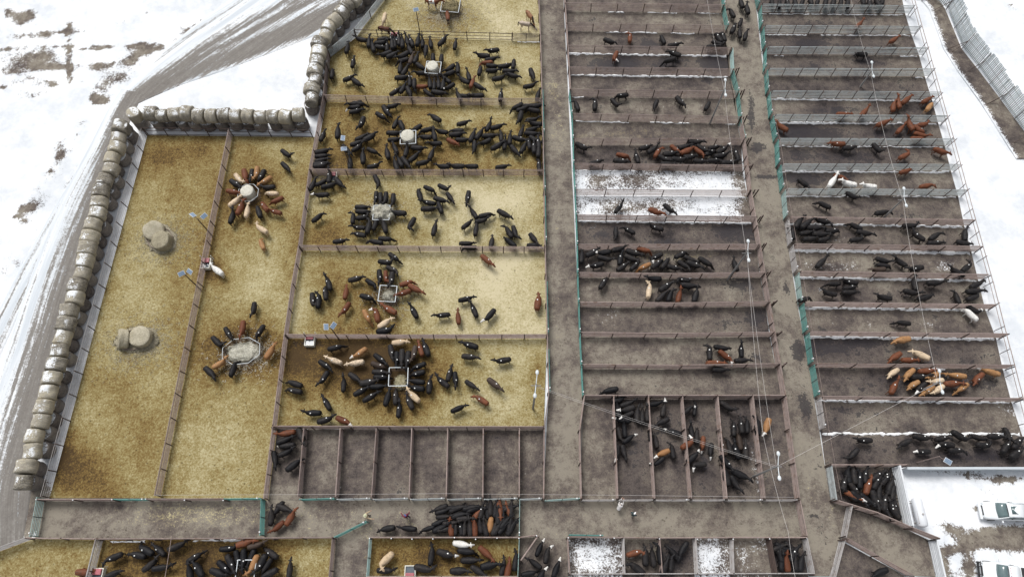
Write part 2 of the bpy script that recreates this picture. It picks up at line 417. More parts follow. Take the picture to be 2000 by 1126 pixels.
# cross alley and lanes
spot(320, 1010, 130, 30, 0, .27); spot(440, 1000, 120, 26, 0, .25); spot(620, 1015, 120, 40, 0, .18); spot(150, 1025, 70, 30, 1, .12); spot(800, 1030, 100, 30, 0, .2); spot(1100, 1020, 90, 30, 0, .12); spot(1270, 1010, 160, 30, 1, .06)
spot(1500, 1010, 60, 30, 1, .12); spot(1180, 1000, 30, 10, 2, .22); spot(675, 1090, 20, 40, 1, .1); spot(715, 1080, 12, 50, 0, .3)
spot(1085, 650, 30, 140, 0, .22); spot(1090, 240, 18, 100, 0, .28); spot(1085, 900, 26, 60, 1, .08); spot(1115, 690, 14, 80, 3, .18); spot(1080, 90, 14, 60, 3, .25); spot(1075, 170, 16, 26, 0, .3); spot(1090, 420, 8, 60, 0, .25)
# middle pens
for s in [(1170, 352, 26, 18, 2, -.22), (1235, 352, 30, 16, 2, -.30), (1440, 350, 14, 24, 2, -.4), (1260, 405, 60, 10, 2, -.22), (1220, 365, 60, 22, 2, .10), (1200, 350, 55, 26, 2, .33), (1330, 350, 70, 24, 2, .42), (1420, 350, 50, 26, 2, .50), (1135, 355, 14, 26, 2, .6), (1290, 378, 170, 9, 2, .55), (1185, 336, 60, 5, 2, .5), (1400, 395, 80, 30, 2, .52), (1150, 410, 30, 30, 2, .48), (1250, 400, 60, 20, 2, .34), (1300, 424, 160, 9, 2, .55), (1330, 415, 60, 14, 2, .25),
          (1465, 395, 18, 40, 2, -.6), (1270, 92, 60, 10, 3, .22), (1400, 95, 24, 12, 3, .5), (1200, 128, 50, 12, 3, .42), (1300, 128, 30, 12, 3, .34), (1400, 130, 26, 12, 3, .36), (1380, 50, 40, 20, 3, .25), (1390, 40, 20, 20, 2, .18),
          (1250, 210, 130, 20, 2, .14), (1330, 220, 110, 16, 2, .12), (1230, 262, 110, 18, 0, .40), (1420, 265, 40, 16, 2, .2), (1290, 310, 60, 14, 3, .12),
          (1200, 455, 70, 18, 3, .18), (1440, 455, 50, 20, 3, .42), (1340, 500, 150, 26, 0, .38), (1180, 520, 60, 20, 0, .28), (1310, 560, 70, 22, 0, .32), (1150, 560, 20, 20, 2, .2), (1460, 555, 30, 20, 3, .45),
          (1180, 628, 60, 20, 2, .20), (1300, 630, 120, 20, 2, .15), (1240, 620, 60, 12, 3, .15), (1480, 620, 26, 24, 3, .55), (1480, 700, 26, 20, 3, .35), (1240, 690, 140, 20, 1, .1), (1330, 745, 90, 26, 3, .14), (1190, 740, 70, 24, 1, .06), (1220, 662, 40, 6, 0, .2),
          # cells with the red-brown panels
          (1165, 860, 26, 70, 1, .06), (1240, 880, 20, 60, 3, .2), (1300, 830, 26, 30, 3, .25), (1310, 930, 26, 40, 1, .02), (1375, 900, 14, 80, 3, .25), (1440, 850, 26, 60, 3, .2), (1435, 940, 24, 30, 3, .22), (1500, 880, 20, 60, 2, .22), (1515, 950, 16, 30, 2, .15)]:
    spot(*s)
for (a, b_) in [((1200, 780), (1204, 970)), ((1267, 850), (1276, 972)), ((1392, 800), (1410, 970)), ((1462, 800), (1484, 975))]: streak([a, b_], 5, 2, .42)
streak([(1466, 870), (1480, 970)], 6, 2, .55)
# second alley: manure on its far side, wet run
for s in [(1480, 290, 16, 12, 3, .7), (1490, 345, 26, 6, 3, .62), (1470, 240, 10, 40, 3, .35), (1465, 200, 8, 60, 3, .3), (1560, 690, 12, 30, 3, .62), (1575, 800, 12, 40, 3, .66), (1555, 780, 14, 30, 3, .35), (1510, 500, 10, 30, 3, .25), (1535, 560, 8, 30, 3, .45), (1540, 880, 30, 40, 2, .10), (1585, 960, 14, 50, 0, .3), (1560, 640, 8, 60, 0, .22), (1600, 900, 10, 40, 3, .25),
          (1590, 1010, 14, 8, 3, .55), (1603, 1030, 8, 14, 3, .55), (1615, 1055, 7, 10, 3, .5), (1575, 1080, 16, 30, 2, .16), (1625, 1000, 10, 40, 0, .3)]:
    spot(*s)
# right pens
for s in [(1560, 45, 60, 14, 3, .15), (1700, 50, 60, 10, 1, .05), (1580, 85, 40, 10, 3, .4), (1680, 90, 60, 12, 3, .2), (1600, 128, 70, 12, 3, .2), (1690, 118, 26, 8, 3, .45), (1580, 170, 80, 14, 1, -.05), (1700, 175, 80, 14, 1, .03), (1570, 215, 60, 12, 0, .22), (1640, 215, 50, 14, 3, .3), (1700, 225, 60, 12, 1, .1),
          (1560, 258, 40, 16, 3, .35), (1620, 262, 40, 12, 3, .3), (1760, 262, 50, 16, 3, .25), (1560, 305, 60, 16, 3, .2), (1660, 305, 60, 14, 3, .3), (1550, 345, 40, 8, 3, .55), (1630, 345, 50, 12, 3, .3), (1730, 350, 80, 20, 1, .12), (1640, 408, 110, 18, 1, .0), (1760, 408, 60, 18, 3, .05),
          (1610, 462, 60, 14, 3, .2), (1640, 465, 30, 14, 2, .38), (1760, 465, 60, 12, 0, .22), (1850, 460, 26, 16, 1, .1),
          (1590, 520, 50, 16, 2, .40), (1660, 520, 40, 14, 2, .38), (1620, 510, 40, 14, 0, .35), (1845, 525, 22, 14, 2, .42), (1790, 515, 80, 14, 2, .18), (1610, 570, 70, 16, 3, .2), (1600, 568, 24, 14, 2, .3), (1760, 575, 60, 12, 3, .25),
          (1630, 628, 5, 14, 2, .55), (1697, 632, 6, 12, 2, .5), (1850, 630, 40, 12, 2, .36), (1810, 635, 20, 8, 2, .3), (1720, 625, 140, 16, 1, .06), (1600, 675, 60, 18, 3, .36), (1690, 668, 40, 8, 3, .55), (1660, 690, 80, 14, 3, .12), (1840, 690, 80, 18, 3, .08),
          (1630, 745, 60, 20, 1, -.02), (1770, 745, 80, 18, 3, .3), (1900, 745, 50, 16, 3, .25), (1700, 810, 90, 18, 3, .15), (1640, 800, 40, 10, 3, .3), (1930, 815, 50, 24, 0, .32), (1970, 800, 26, 16, 2, .5), (1950, 840, 40, 10, 2, .3),
          (1680, 880, 60, 20, 3, .2), (1760, 880, 60, 20, 0, .18), (1900, 885, 60, 14, 3, .22), (1655, 930, 14, 14, 3, .6), (1650, 960, 10, 10, 2, .1)]:
    spot(*s)
# far ends of the right pens dry out to pale straw and manure
streak([(1755, 20), (1830, 250), (1900, 540), (1975, 830)], 16, 0, .28); streak([(1755, 20), (1830, 250), (1900, 540), (1975, 830)], 16, 1, .12)
# bottom cells: trodden snow
for s in [(1160, 1085, 50, 34, 2, .58), (1235, 1085, 20, 30, 2, .26), (1320, 1085, 30, 30, 3, .42), (1385, 1085, 30, 30, 2, .62), (1455, 1085, 16, 26, 2, .40), (1490, 1060, 14, 16, 2, .35), (1450, 1075, 26, 20, 3, .3), (1400, 1122, 260, 5, 2, .6), (1520, 1085, 30, 30, 3, .4), (1110, 1060, 20, 20, 0, .2)]:
    spot(*s)

# --- yard-wide snowfield; channel 2 falls where bare ground shows
BARE = [(45, 118, 55, 22, -.62), (90, 108, 30, 12, -.5), (90, 65, 12, 10, -.40), (135, 48, 10, 10, -.42), (60, 72, 40, 8, -.30), (135, 105, 7, 40, -.36), (105, 132, 40, 8, -.34), (20, 140, 30, 8, -.5), (130, 62, 30, 5, -.34),
        (200, 90, 26, 6, -.4), (190, 133, 26, 9, -.55), (235, 150, 24, 14, -.62), (275, 95, 26, 12, -.46), (255, 120, 30, 16, -.3), (205, 165, 16, 18, -.46), (205, 195, 14, 10, -.50), (180, 188, 12, 12, -.42), (135, 150, 6, 14, -.46), (80, 160, 40, 9, -.30), (50, 180, 40, 12, -.22), (30, 30, 24, 24, -.22), (70, 35, 16, 16, -.2), (150, 22, 10, 20, -.24),
        (285, 22, 16, 4, -.3), (310, 70, 10, 10, -.25), (350, 52, 5, 8, -.4), (390, 20, 10, 4, -.2), (230, 40, 26, 6, -.2),
        (170, 235, 14, 16, -.24), (120, 300, 10, 20, -.24), (110, 340, 14, 26, -.22), (80, 390, 22, 20, -.26), (55, 405, 22, 14, -.34), (50, 430, 16, 12, -.26), (15, 445, 14, 14, -.26), (70, 455, 10, 20, -.22), (30, 520, 20, 12, -.22), (5, 530, 12, 14, -.3), (100, 260, 16, 26, -.14),
        (20, 600, 12, 20, -.36), (3, 590, 8, 10, -.4),
        # by the lower end of the hay wall the snow is trodden to mud
        (20, 1010, 70, 60, -1.1), (60, 960, 40, 40, -.8), (10, 900, 45, 60, -.75), (30, 840, 40, 40, -.55), (0, 800, 20, 30, -.4),
        # parking ground
        (1930, 1046, 60, 20, -.75), (1985, 1052, 56, 28, -.95), (1852, 1073, 36, 9, -.8), (1895, 1060, 26, 12, -.7), (1842, 1100, 14, 22, -.75), (1893, 1100, 16, 22, -.75), (1975, 935, 50, 12, -.5), (1930, 960, 24, 7, -.45), (1890, 925, 40, 8, -.28), (1820, 919, 70, 5, -.55), (1860, 1030, 30, 10, -.24), (1865, 1040, 16, 10, -.3), (1825, 992, 3, 3, -.9), (1905, 992, 8, 10, -.8), (1830, 1025, 20, 8, -.22), (1840, 920, 60, 4, -.35),
        (1975, 8, 16, 6, -.26), (1985, 18, 8, 10, -.25), (1840, 1120, 20, 20, -.5), (1940, 1125, 80, 16, -.6),
        # shallow trodden strip along the inner fence of the straw pens
        (230, 440, 6, 30, -.2), (150, 720, 8, 60, -.24), (120, 850, 8, 60, -.28)]
def scuffs(pts, r, v, step=9):
    for (x0, y0), (x1, y1) in zip(pts, pts[1:]):
        n = max(1, int(math.hypot(x1 - x0, y1 - y0) / step))
        for i in range(n):
            t = i / n
            BARE.append((x0 + (x1 - x0) * t + rng.uniform(-3, 3), y0 + (y1 - y0) * t + rng.uniform(-3, 3), r * rng.uniform(.6, 1.3), r * rng.uniform(.5, 1.0), v * rng.uniform(.2, 1.0)))
scuffs([(0, 72), (80, 66), (150, 58), (180, 56)], 6, -.5); scuffs([(0, 95), (100, 90), (190, 96), (320, 84)], 6, -.5); scuffs([(60, 128), (170, 128), (260, 118)], 7, -.45); scuffs([(131, 40), (133, 90), (133, 150), (138, 170)], 5, -.6)
scuffs([(0, 170), (60, 150), (110, 165), (70, 185), (30, 190)], 7, -.42); scuffs([(160, 160), (190, 175), (180, 200), (215, 190)], 8, -.5); scuffs([(300, 100), (340, 80), (390, 45), (450, 18), (520, -20)], 10, -.5); scuffs([(250, 120), (285, 100), (320, 95)], 10, -.42)
scuffs([(165, 300), (130, 360), (100, 430), (80, 500), (45, 570), (10, 640)], 6, -.55); scuffs([(155, 240), (140, 290), (110, 310), (90, 350)], 8, -.34); scuffs([(60, 400), (30, 420), (50, 440)], 10, -.4); scuffs([(120, 270), (100, 330), (60, 380)], 12, -.22); scuffs([(0, 470), (20, 500), (40, 520)], 10, -.3); scuffs([(10, 20), (40, 40), (60, 20), (30, 60)], 12, -.26)
scuffs([(280, 22), (312, 20)], 4, -.4); scuffs([(210, 46), (300, 34)], 4, -.25); scuffs([(1965, 15), (1990, 5)], 3, -.5); scuffs([(1970, 24), (2000, 8)], 3, -.4); scuffs([(1835, 1000), (1850, 1030), (1870, 1040), (1880, 1010)], 8, -.3); scuffs([(1890, 930), (1990, 940)], 8, -.35)
def snowfield():
    nx0, nx1, ny0, ny1, c = -80, 84, -16, 84, 0.5
    xs = np.arange(nx0, nx1 + c / 2, c); ys = np.arange(ny0, ny1 + c / 2, c)
    X, Y = np.meshgrid(xs, ys); X, Y = X.ravel(), Y.ravel()
    px, py = to_px(X, Y)
    bare = np.zeros(len(X))
    for (sx, sy, rx, ry, v) in BARE:
        bare += v * (1.22 if v > -.5 else .98) * np.exp(-((px - sx) / rx) ** 2 - ((py - sy) / ry) ** 2)
    Z = np.array([0.05 * mnoise.fractal(Vector((x * 0.16, y * 0.16, 0)), 0.9, 2.0, 3) for x, y in zip(X, Y)]) - 0.10
    V = [(a, b_, z) for a, b_, z in zip(X, Y, Z)]
    n, m_ = len(xs), len(ys)
    F = [(j * n + i, j * n + i + 1, (j + 1) * n + i + 1, (j + 1) * n + i) for j in range(m_ - 1) for i in range(n - 1)]
    # out to the horizon
    o = len(V)
    ring = [(nx0, ny0), (nx1, ny0), (nx1, ny1), (nx0, ny1)]
    V += [(x, y, -0.16) for x, y in ring]
    B = 2500
    V += [(-B, -B, -0.3), (B, -B, -0.3), (B, B, -0.3), (-B, B, -0.3)]
    for i in range(4): F.append((o + i, o + 4 + i, o + 4 + (i + 1) % 4, o + (i + 1) % 4))
    me = mesh("snow_ground", V, F, True)
    cov = np.zeros((len(V), 4)); cov[:, 0] = -0.4; cov[:, 1] = 0.86; cov[:, 2] = 1.42; cov[:, 3] = 0.0
    cov[:len(X), 2] = 1.42 + 1.9 * np.maximum(bare, -1.0)
    cov[:len(X), 0] = -0.35
    set_cover(me, cov)
    ob = link("snow_ground", me, M_GROUND); ob["kind"] = "structure"
snowfield()

def track(name, pts, prof, tone, z=-0.03, prof2=None, nv=28):
    """a road along px points [(x, y, half width px)], prof: bareness across it from its one side (0) to the other (1)"""
    P = []
    for (x0, y0, w0), (x1, y1, w1) in zip(pts, pts[1:]):
        for i in range(12):
            t = i / 12; P.append((x0 + (x1 - x0) * t, y0 + (y1 - y0) * t, w0 + (w1 - w0) * t))
    P.append(pts[-1])
    G = [at(p[0], p[1]) for p in P]
    for _ in range(14):
        G = [G[0]] + [(G[i - 1] + G[i] * 2 + G[i + 1]) / 4 for i in range(1, len(G) - 1)] + [G[-1]]
    W = [p[2] * (at(p[0] + 1, p[1]) - at(p[0], p[1])).length for p in P]
    for _ in range(10): W = [W[0]] + [(W[i - 1] + 2 * W[i] + W[i + 1]) / 4 for i in range(1, len(W) - 1)] + [W[-1]]
    NV = nv
    V, F, C, UV = [], [], [], []
    s = 0
    for i, g in enumerate(G):
        d = (G[min(i + 1, len(G) - 1)] - G[max(i - 1, 0)]).normalized(); side = Vector((-d.y, d.x, 0))
        if i: s += (G[i] - G[i - 1]).length
        fade = min(1, i / 3, (len(G) - 1 - i) / 3)
        for j in range(NV + 1):
            v = j / NV
            p = g + side * (v * 2 - 1) * W[i]
            V.append((p.x, p.y, z if 0 < j < NV else -.2)); UV.append((s, v * 2 * W[i]))
            bb = np.interp(v, [a for a, _ in prof], [b_ for _, b_ in prof])
            if prof2:
                tt = i / (len(G) - 1); bb = bb * (1 - tt) + tt * np.interp(v, [a for a, _ in prof2], [b_ for _, b_ in prof2])
            C.append((bb, tone, 0, 0))
    for i in range(len(G) - 1):
        for j in range(NV):
            a = i * (NV + 1) + j; F.append((a, a + 1, a + NV + 2, a + NV + 1))
    me = mesh(name, V, F, True)
    if me.polygons[0].normal.z < 0: me.flip_normals()
    set_cover(me, np.array(C, float))
    uvl = me.uv_layers.new(name="UVMap")
    idx = np.zeros(len(me.loops), dtype=np.int32); me.loops.foreach_get("vertex_index", idx)
    uvl.data.foreach_set("uv", np.array(UV, dtype=np.float32)[idx].ravel())
    o = link(name, me, M_ROAD); o["kind"] = "structure"
    return o
# the lane past the hay wall; towards the upper edge of the photograph it fans out
track("dirt_road", [(258, 178, 24), (236, 215, 27), (212, 268, 30), (158, 400, 46), (108, 550, 55), (64, 700, 60), (18, 850, 66), (-10, 960, 72), (-22, 1060, 66), (-40, 1220, 60)],
      [(0, -.35), (.12, -.1), (.25, .25), (.4, .6), (.6, .8), (.8, .8), (.92, .75), (1, .45)], 0.42,
      prof2=[(0, -.3), (.05, .2), (.10, .55), (.15, .25), (.24, .05), (.32, .34), (.40, .08), (.5, .3), (.58, .5), (.7, .8), (.85, .85), (1, .8)], nv=44)
track("snowy_track", [(880, -110, 118), (720, -50, 106), (596, 2, 92), (506, 50, 78), (408, 100, 60), (322, 145, 40), (258, 186, 25)],
      [(0, -.35), (.05, .40), (.12, .36), (.18, .0), (.27, -.08), (.33, .32), (.40, .55), (.45, .12), (.50, .55), (.55, .55), (.59, -.05), (.64, .2), (.69, .66), (.80, .76), (.9, .62), (.95, .1), (1, -.35)], 0.42, z=-0.034, nv=60,
      prof2=[(0, -.35), (.12, -.1), (.25, .3), (.4, .55), (.6, .7), (.8, .72), (.92, .7), (1, .4)])

track("snowy_track", [(232, 222, 12), (190, 290, 15), (130, 390, 17), (70, 500, 20), (10, 620, 24), (-60, 770, 26)], [(0, -.3), (.15, .18), (.3, .36), (.45, -.1), (.6, .3), (.75, .36), (.9, .05), (1, -.3)], 0.45, z=-0.038, nv=20)
track("snowy_track", [(262, 168, 10), (330, 105, 16), (400, 50, 20), (480, 0, 22), (600, -80, 24)], [(0, -.3), (.2, .22), (.4, .5), (.6, .42), (.8, .2), (1, -.3)], 0.45, z=-0.036, nv=16)
# --- pen floors
MUD, MUDD, MUDL = (-.22, .56, -.30, -.02), (-.3, .45, -.36, .12), (-.1, .68, -.30, -.1)
SNP = (-.15, .62, .0, -.2)
SNQ = (-.15, .66, .22, -.2)
ALLEY = (.04, .90, -.3, -.25)
def straw(t, s=1.0): return (s, t, -.3, -.2)
floor("pen_floor", [[(800, -70), (1050, -70), (1055, 81), (696, 73)]], straw(.69), 0.03, relief=.05)
floor("pen_floor", [[(696, 73), (1055, 81), (1056, 114), (645, 113)], [(645, 113), (1056, 114), (1058, 207), (637, 200)]], straw(.42), 0.03, relief=.05)
floor("pen_floor", [[(637, 200), (1058, 207), (1062, 344), (610, 343)]], straw(.37), 0.03, relief=.05)
floor("pen_floor", [[(610, 343), (1062, 344), (1064, 493), (588, 490)]], straw(.68), 0.03, relief=.05)
floor("pen_floor", [[(588, 490), (1064, 493), (1068, 661), (563, 661)]], straw(.73), 0.03, relief=.05)
floor("pen_floor", [[(563, 661), (1068, 661), (1062, 838), (541, 836)]], straw(.52), 0.03, relief=.05)
floor("pen_floor", [[(288, 264), (455, 266), (396, 564), (206, 564)], [(206, 564), (396, 564), (315, 972), (97, 972)]], straw(.47), 0.03, relief=.06)
floor("pen_floor", [[(455, 266), (623, 268), (577, 564), (396, 564)], [(396, 564), (577, 564), (524, 976), (315, 972)]], straw(.50), 0.03, relief=.06)
xt = [541, 601, 671, 740, 808, 877, 945, 1014, 1062]; xb = [524, 590, 662, 731, 803, 874, 944, 1014, 1061]
for i in range(8):
    floor("pen_floor", [[(xt[i], 837), (xt[i + 1], 838), (xb[i + 1], 975), (xb[i], 976)]], [MUDL, MUD, MUD, MUDD, MUD, MUD, MUD, MUD][i])
floor("alley_floor", [[(88, 977), (524, 976), (520, 1050), (68, 1051)], [(524, 976), (1061, 975), (1050, 1050), (520, 1050)], [(1061, 975), (1551, 978), (1565, 1049), (1050, 1050)]], ALLEY)
floor("alley_floor", [[(1049, -70), (1097, -70), (1138, 772), (1071, 772)], [(1071, 772), (1138, 772), (1133, 976), (1061, 975)]], (.0, .86, -.3, -.08))
MR = [(1095, -60, 1402, -58), (1099, -22, 1405, -20), (1103, 22, 1408, 26), (1106, 61, 1415, 66), (1107, 104, 1422, 109), (1111, 146, 1425, 150), (1113, 189, 1435, 193), (1118, 236, 1440, 242), (1120, 284, 1448, 284), (1121, 332, 1450, 336),
      (1124, 382, 1460, 384), (1126, 431, 1470, 435), (1128, 488, 1477, 488), (1129, 542, 1485, 542), (1131, 599, 1495, 598), (1133, 657, 1503, 657), (1136, 719, 1515, 717), (1139, 778, 1525, 778)]
MB = [MUD, MUD, MUDL, MUD, MUDD, MUD, MUDL, MUDL, MUDD, SNQ, SNQ, MUDD, MUD, MUDL, MUD, MUDL, MUDL]
def patches(a, b_, n, seed):
    g = np.random.default_rng(seed)
    for _ in range(n):
        u, v = g.uniform(.02, .98), g.uniform(.15, .85)
        y = (a[1] * (1 - u) + a[3] * u) * (1 - v) + (b_[1] * (1 - u) + b_[3] * u) * v; x = (a[0] * (1 - u) + a[2] * u) * (1 - v) + (b_[0] * (1 - u) + b_[2] * u) * v
        k_ = g.random(); rx, ry = g.uniform(12, 55), g.uniform(6, 14)
        if k_ < .38: spot(x, y, rx, ry, 1, float(g.choice([-.22, -.14, .12, .2])))
        elif k_ < .72: spot(x, y, rx * .7, ry, 3, float(g.choice([.16, .24, .32])))
        elif k_ < .9: spot(x, y, rx, ry, 0, float(g.choice([.2, .3])))
        else: spot(x, y, rx * .6, ry * .8, 2, float(g.choice([.2, .28])))
for i in range(2, 17): patches(MR[i], MR[i + 1], 6, i)
for a, b_, bs in zip(MR, MR[1:], MB):
    floor("pen_floor", [[(a[0], a[1]), (a[2], a[3]), (b_[2], b_[3]), (b_[0], b_[1])]], bs)
LT = [1139, 1195, 1262, 1327, 1395, 1462, 1525]; LB = [1133, 1203, 1274, 1344, 1412, 1485, 1551]
for i in range(6):
    floor("pen_floor", [[(LT[i], 778), (LT[i + 1], 778), (LB[i + 1], 977), (LB[i], 976)]], [MUDL, MUDD, MUDD, MUDD, MUDD, MUDD][i])
A2L = [(1400, -70), (1408, 26), (1425, 150), (1448, 284), (1460, 384), (1477, 488), (1495, 598), (1515, 717), (1525, 778), (1551, 977), (1565, 1049), (1580, 1124)]
A2R = [(1462, -70), (1478, 26), (1492, 150), (1512, 284), (1525, 384), (1540, 488), (1558, 598), (1580, 717), (1590, 778), (1622, 978), (1643, 1049), (1620, 1124)]
floor("alley_floor", [[A2L[i], A2R[i], A2R[i + 1], A2L[i + 1]] for i in range(len(A2L) - 1)], (-.02, .94, -.35, -.15))
RR = [(1466, -50, 1750, -48), (1471, -12, 1760, -10), (1480, 25, 1768, 28), (1485, 66, 1780, 68), (1490, 107, 1795, 109), (1492, 149, 1806, 150), (1497, 192, 1820, 195), (1503, 238, 1832, 240), (1512, 284, 1845, 285), (1517, 333, 1857, 334), (1525, 381, 1871, 383),
      (1532, 435, 1883, 441), (1540, 487, 1897, 492), (1551, 540, 1910, 546), (1560, 599, 1924, 604), (1570, 656, 1945, 660), (1580, 717, 1958, 720), (1592, 780, 1975, 784), (1603, 844, 1995, 846), (1612, 911, 2020, 911)]
RB = [MUDD, MUDD, MUD, MUDD, MUD, MUDD, MUD, MUDD, MUDD, MUD, MUD, MUD, MUDL, MUD, MUD, MUDD, MUDD, MUD, MUDD]
for i in range(2, 19): patches(RR[i], RR[i + 1], 8, 100 + i)
for a, b_, bs in zip(RR, RR[1:], RB):
    floor("pen_floor", [[(a[0], a[1]), (a[2], a[3]), (b_[2], b_[3]), (b_[0], b_[1])]], bs)
floor("pen_floor", [[(1612, 911), (1741, 912), (1765, 1030), (1622, 978)]], MUDD)
floor("alley_floor", [[(1622, 978), (1652, 989), (1643, 1050), (1642.5, 1050)]], (-.02, .94, -.35, -.15))
floor("alley_floor", [[(1652, 989), (1765, 1030), (1768, 1122), (1643, 1052)], [(1765, 1030), (1812, 1053), (1827, 1126), (1768, 1122)]], (.0, .84, -.3, -.2))
floor("pen_floor", [[(1640, 1054), (1765, 1122), (1768, 1180), (1610, 1180)]], MUDD)
floor("pen_floor", [[(68, 1051), (203, 1053), (172, 1180), (-80, 1180)], [(-80, 1102), (68, 1051), (-80, 1180), (-80, 1180.5)]], straw(.48), 0.03, relief=.05)
floor("pen_floor", [[(203, 1053), (656, 1050), (645, 1180), (172, 1180)]], straw(.42), 0.03, relief=.05)
floor("alley_floor", [[(656, 1050), (727, 1050), (716, 1180), (645, 1180)]], (-.05, .72, -.3, -.1))
floor("pen_floor", [[(727, 1050), (1013, 1050), (1011, 1180), (716, 1180)]], straw(.40), 0.03, relief=.05)
floor("alley_floor", [[(1013, 1050), (1107, 1050), (1112, 1180), (1011, 1180)]], (-.1, .66, -.3, .0))
BT = [1107, 1214, 1283, 1352, 1423, 1495, 1565]; BBm = [1111, 1216, 1288, 1356, 1425, 1507, 1579]
for i in range(6):
    floor("pen_floor", [[(BT[i], 1050), (BT[i + 1], 1050), (BBm[i + 1], 1126), (BBm[i], 1126)]], [SNQ, MUDL, MUDD, SNQ, SNP, MUDD][i])
floor("alley_floor", [[(1111, 1126), (1579, 1126), (1590, 1180), (1111, 1180)]], MUD)
streak([(1735, -70), (1812, 20), (1838, 95), (1866, 140), (1908, 198), (1980, 312)], 11, 2, 1.0, 8)
floor("gravel_strip", [[(1742, -70), (1790, -70), (1846, 18), (1815, 18)], [(1815, 18), (1846, 18), (1878, 95), (1843, 95)], [(1843, 95), (1878, 95), (1912, 138), (1870, 138)], [(1870, 138), (1912, 138), (1955, 195), (1912, 195)], [(1912, 195), (1955, 195), (2040, 310), (1985, 310)]], (-.3, .62, -.1, -.2), 0.0)

# snow left lying under the rails, as low uneven banks
def banks(name, lines):
    V, F = [], []
    for (p0, p1, w, cover) in lines:
        a, b_ = at(*p0), at(*p1); L = (b_ - a).length; n = max(2, int(L / 0.32))
        d = (b_ - a).normalized(); s = Vector((-d.y, d.x, 0)); prev = None
        off = rng.uniform(0, 99)
        for i in range(n + 1):
            t = i / n; c = a + (b_ - a) * t
            g = mnoise.noise(Vector((c.x * 0.22, c.y * 0.22, off))) * 0.5 + 0.5
            if g > cover * 0.72 + 0.12: prev = None; continue
            ww = .72 * w * (0.35 + 0.9 * abs(mnoise.noise(Vector((c.x * 1.9, c.y * 1.9, off)))) + 0.35 * (cover - g)); h = 0.04 + 0.16 * ww
            c = c + s * 0.12 * mnoise.noise(Vector((c.x * 1.4, c.y * 1.4, off + 5)))
            o = len(V)
            for k_, hh in ((-1, -.05), (-.55, h * .8), (0, h), (.55, h * .8), (1, -.05)):
                q = c + s * k_ * ww; V.append((q.x + rng.uniform(-.09, .09), q.y + rng.uniform(-.09, .09), hh))
            if prev is not None:
                for k_ in range(4): F.append((prev + k_, o + k_, o + k_ + 1, prev + k_ + 1))
            prev = o
    me = mesh(name, V, F, True)
    if len(me.polygons) and sum(p.normal.z for p in me.polygons) < 0: me.flip_normals()
    return tag(link(name, me, M_SNOW), "snow lying in broken banks along the foot of the pen rails", None, None, "stuff")
BK = []
MS = {3: .75, 4: .95, 5: .95, 6: .25, 7: .55, 9: .0, 10: .3, 11: .6, 12: .2}
for i in range(2, 17):
    r = MR[i]
    cvr = {2: .5, 3: .72, 4: 1.1, 5: 1.1, 6: .3, 7: .7, 8: .2, 9: .5, 10: 1.0, 11: 1.15, 12: .15, 13: .35, 14: .12, 15: .1, 16: .1}[i]
    BK.append(((r[0] + 3, r[1] + 1), (r[2] - 4, r[3] + 1), .34 if cvr > .9 else .22, cvr))
for i in range(2, 19):
    r = RR[i]
    cvr = {2: .75, 3: .7, 4: .35, 5: .45, 6: 1.0, 7: 1.0, 8: .7, 9: 1.0, 10: .75, 11: 1.1, 12: 1.3, 13: 1.2, 14: 1.25, 15: 1.2, 16: .35, 17: 1.05, 18: 1.2}[i]
    BK.append(((r[0] + 3, r[1] + 2), (r[2] - 4, r[3] + 2), (.5 if i in (12,) else .34) if cvr > .9 else .24, cvr))
BK += [((960, 82), (1054, 82), .3, .6), ((215, 1056), (640, 1054), .25, .45), ((700, 345), (900, 346), .12, .1)]
banks("snow_bank", BK)

# ------------------------------------------------------------------ unit shapes shared by many pieces
def unit_tube(name, seg=7):
    V, F = [], []
    for x in (0, 1):
        for k in range(seg):
            a = 2 * math.pi * k / seg; V.append((x, math.cos(a), math.sin(a)))
    for k in range(seg): F.append((k, (k + 1) % seg, seg + (k + 1) % seg, seg + k))
    F.append(tuple(range(seg))[::-1]); F.append(tuple(range(seg, 2 * seg)))
    return mesh(name, V, F, False)
U_RAIL = {}
def tube_me(mat):
    if mat.name not in U_RAIL:
        me = unit_tube("pipe_" + mat.name)
        me.materials.append(mat); U_RAIL[mat.name] = me
    return U_RAIL[mat.name]
def rod(name, a, b, r, mat, parent=None, origin=None):
    """a straight pipe between two points, as one object"""
    a, b = Vector(a), Vector(b)
    if origin is not None: a = a - origin; b = b - origin
    d = b - a; L = d.length
    o = link(name, tube_me(mat), None, parent)
    q = d.to_track_quat('X', 'Z')
    o.matrix_local = Matrix.Translation(a) @ q.to_matrix().to_4x4() @ Matrix.Diagonal((L, r, r, 1))
    return o
def box_me(name, sx, sy, sz, mat, bev=0.0, zc=0.0):
    bm = bmesh.new(); bmesh.ops.create_cube(bm, size=1)
    for v in bm.verts: v.co = Vector((v.co.x * sx, v.co.y * sy, v.co.z * sz + zc))
    if bev: bmesh.ops.bevel(bm, geom=bm.edges[:], offset=bev, segments=2, affect='EDGES', profile=.5)
    me = bpy.data.meshes.new(name); bm.to_mesh(me); bm.free(); me.materials.append(mat)
    return me
def cyl_me(name, r0, r1, h, mat, seg=12, smooth=True):
    V, F = [], []
    for z, r in ((0, r0), (h, r1)):
        for k in range(seg): V.append((r * math.cos(2 * math.pi * k / seg), r * math.sin(2 * math.pi * k / seg), z))
    for k in range(seg): F.append((k, (k + 1) % seg, seg + (k + 1) % seg, seg + k))
    F.append(tuple(range(seg))[::-1]); F.append(tuple(range(seg, 2 * seg)))
    me = mesh(name, V, F, False); me.materials.append(mat)
    return me

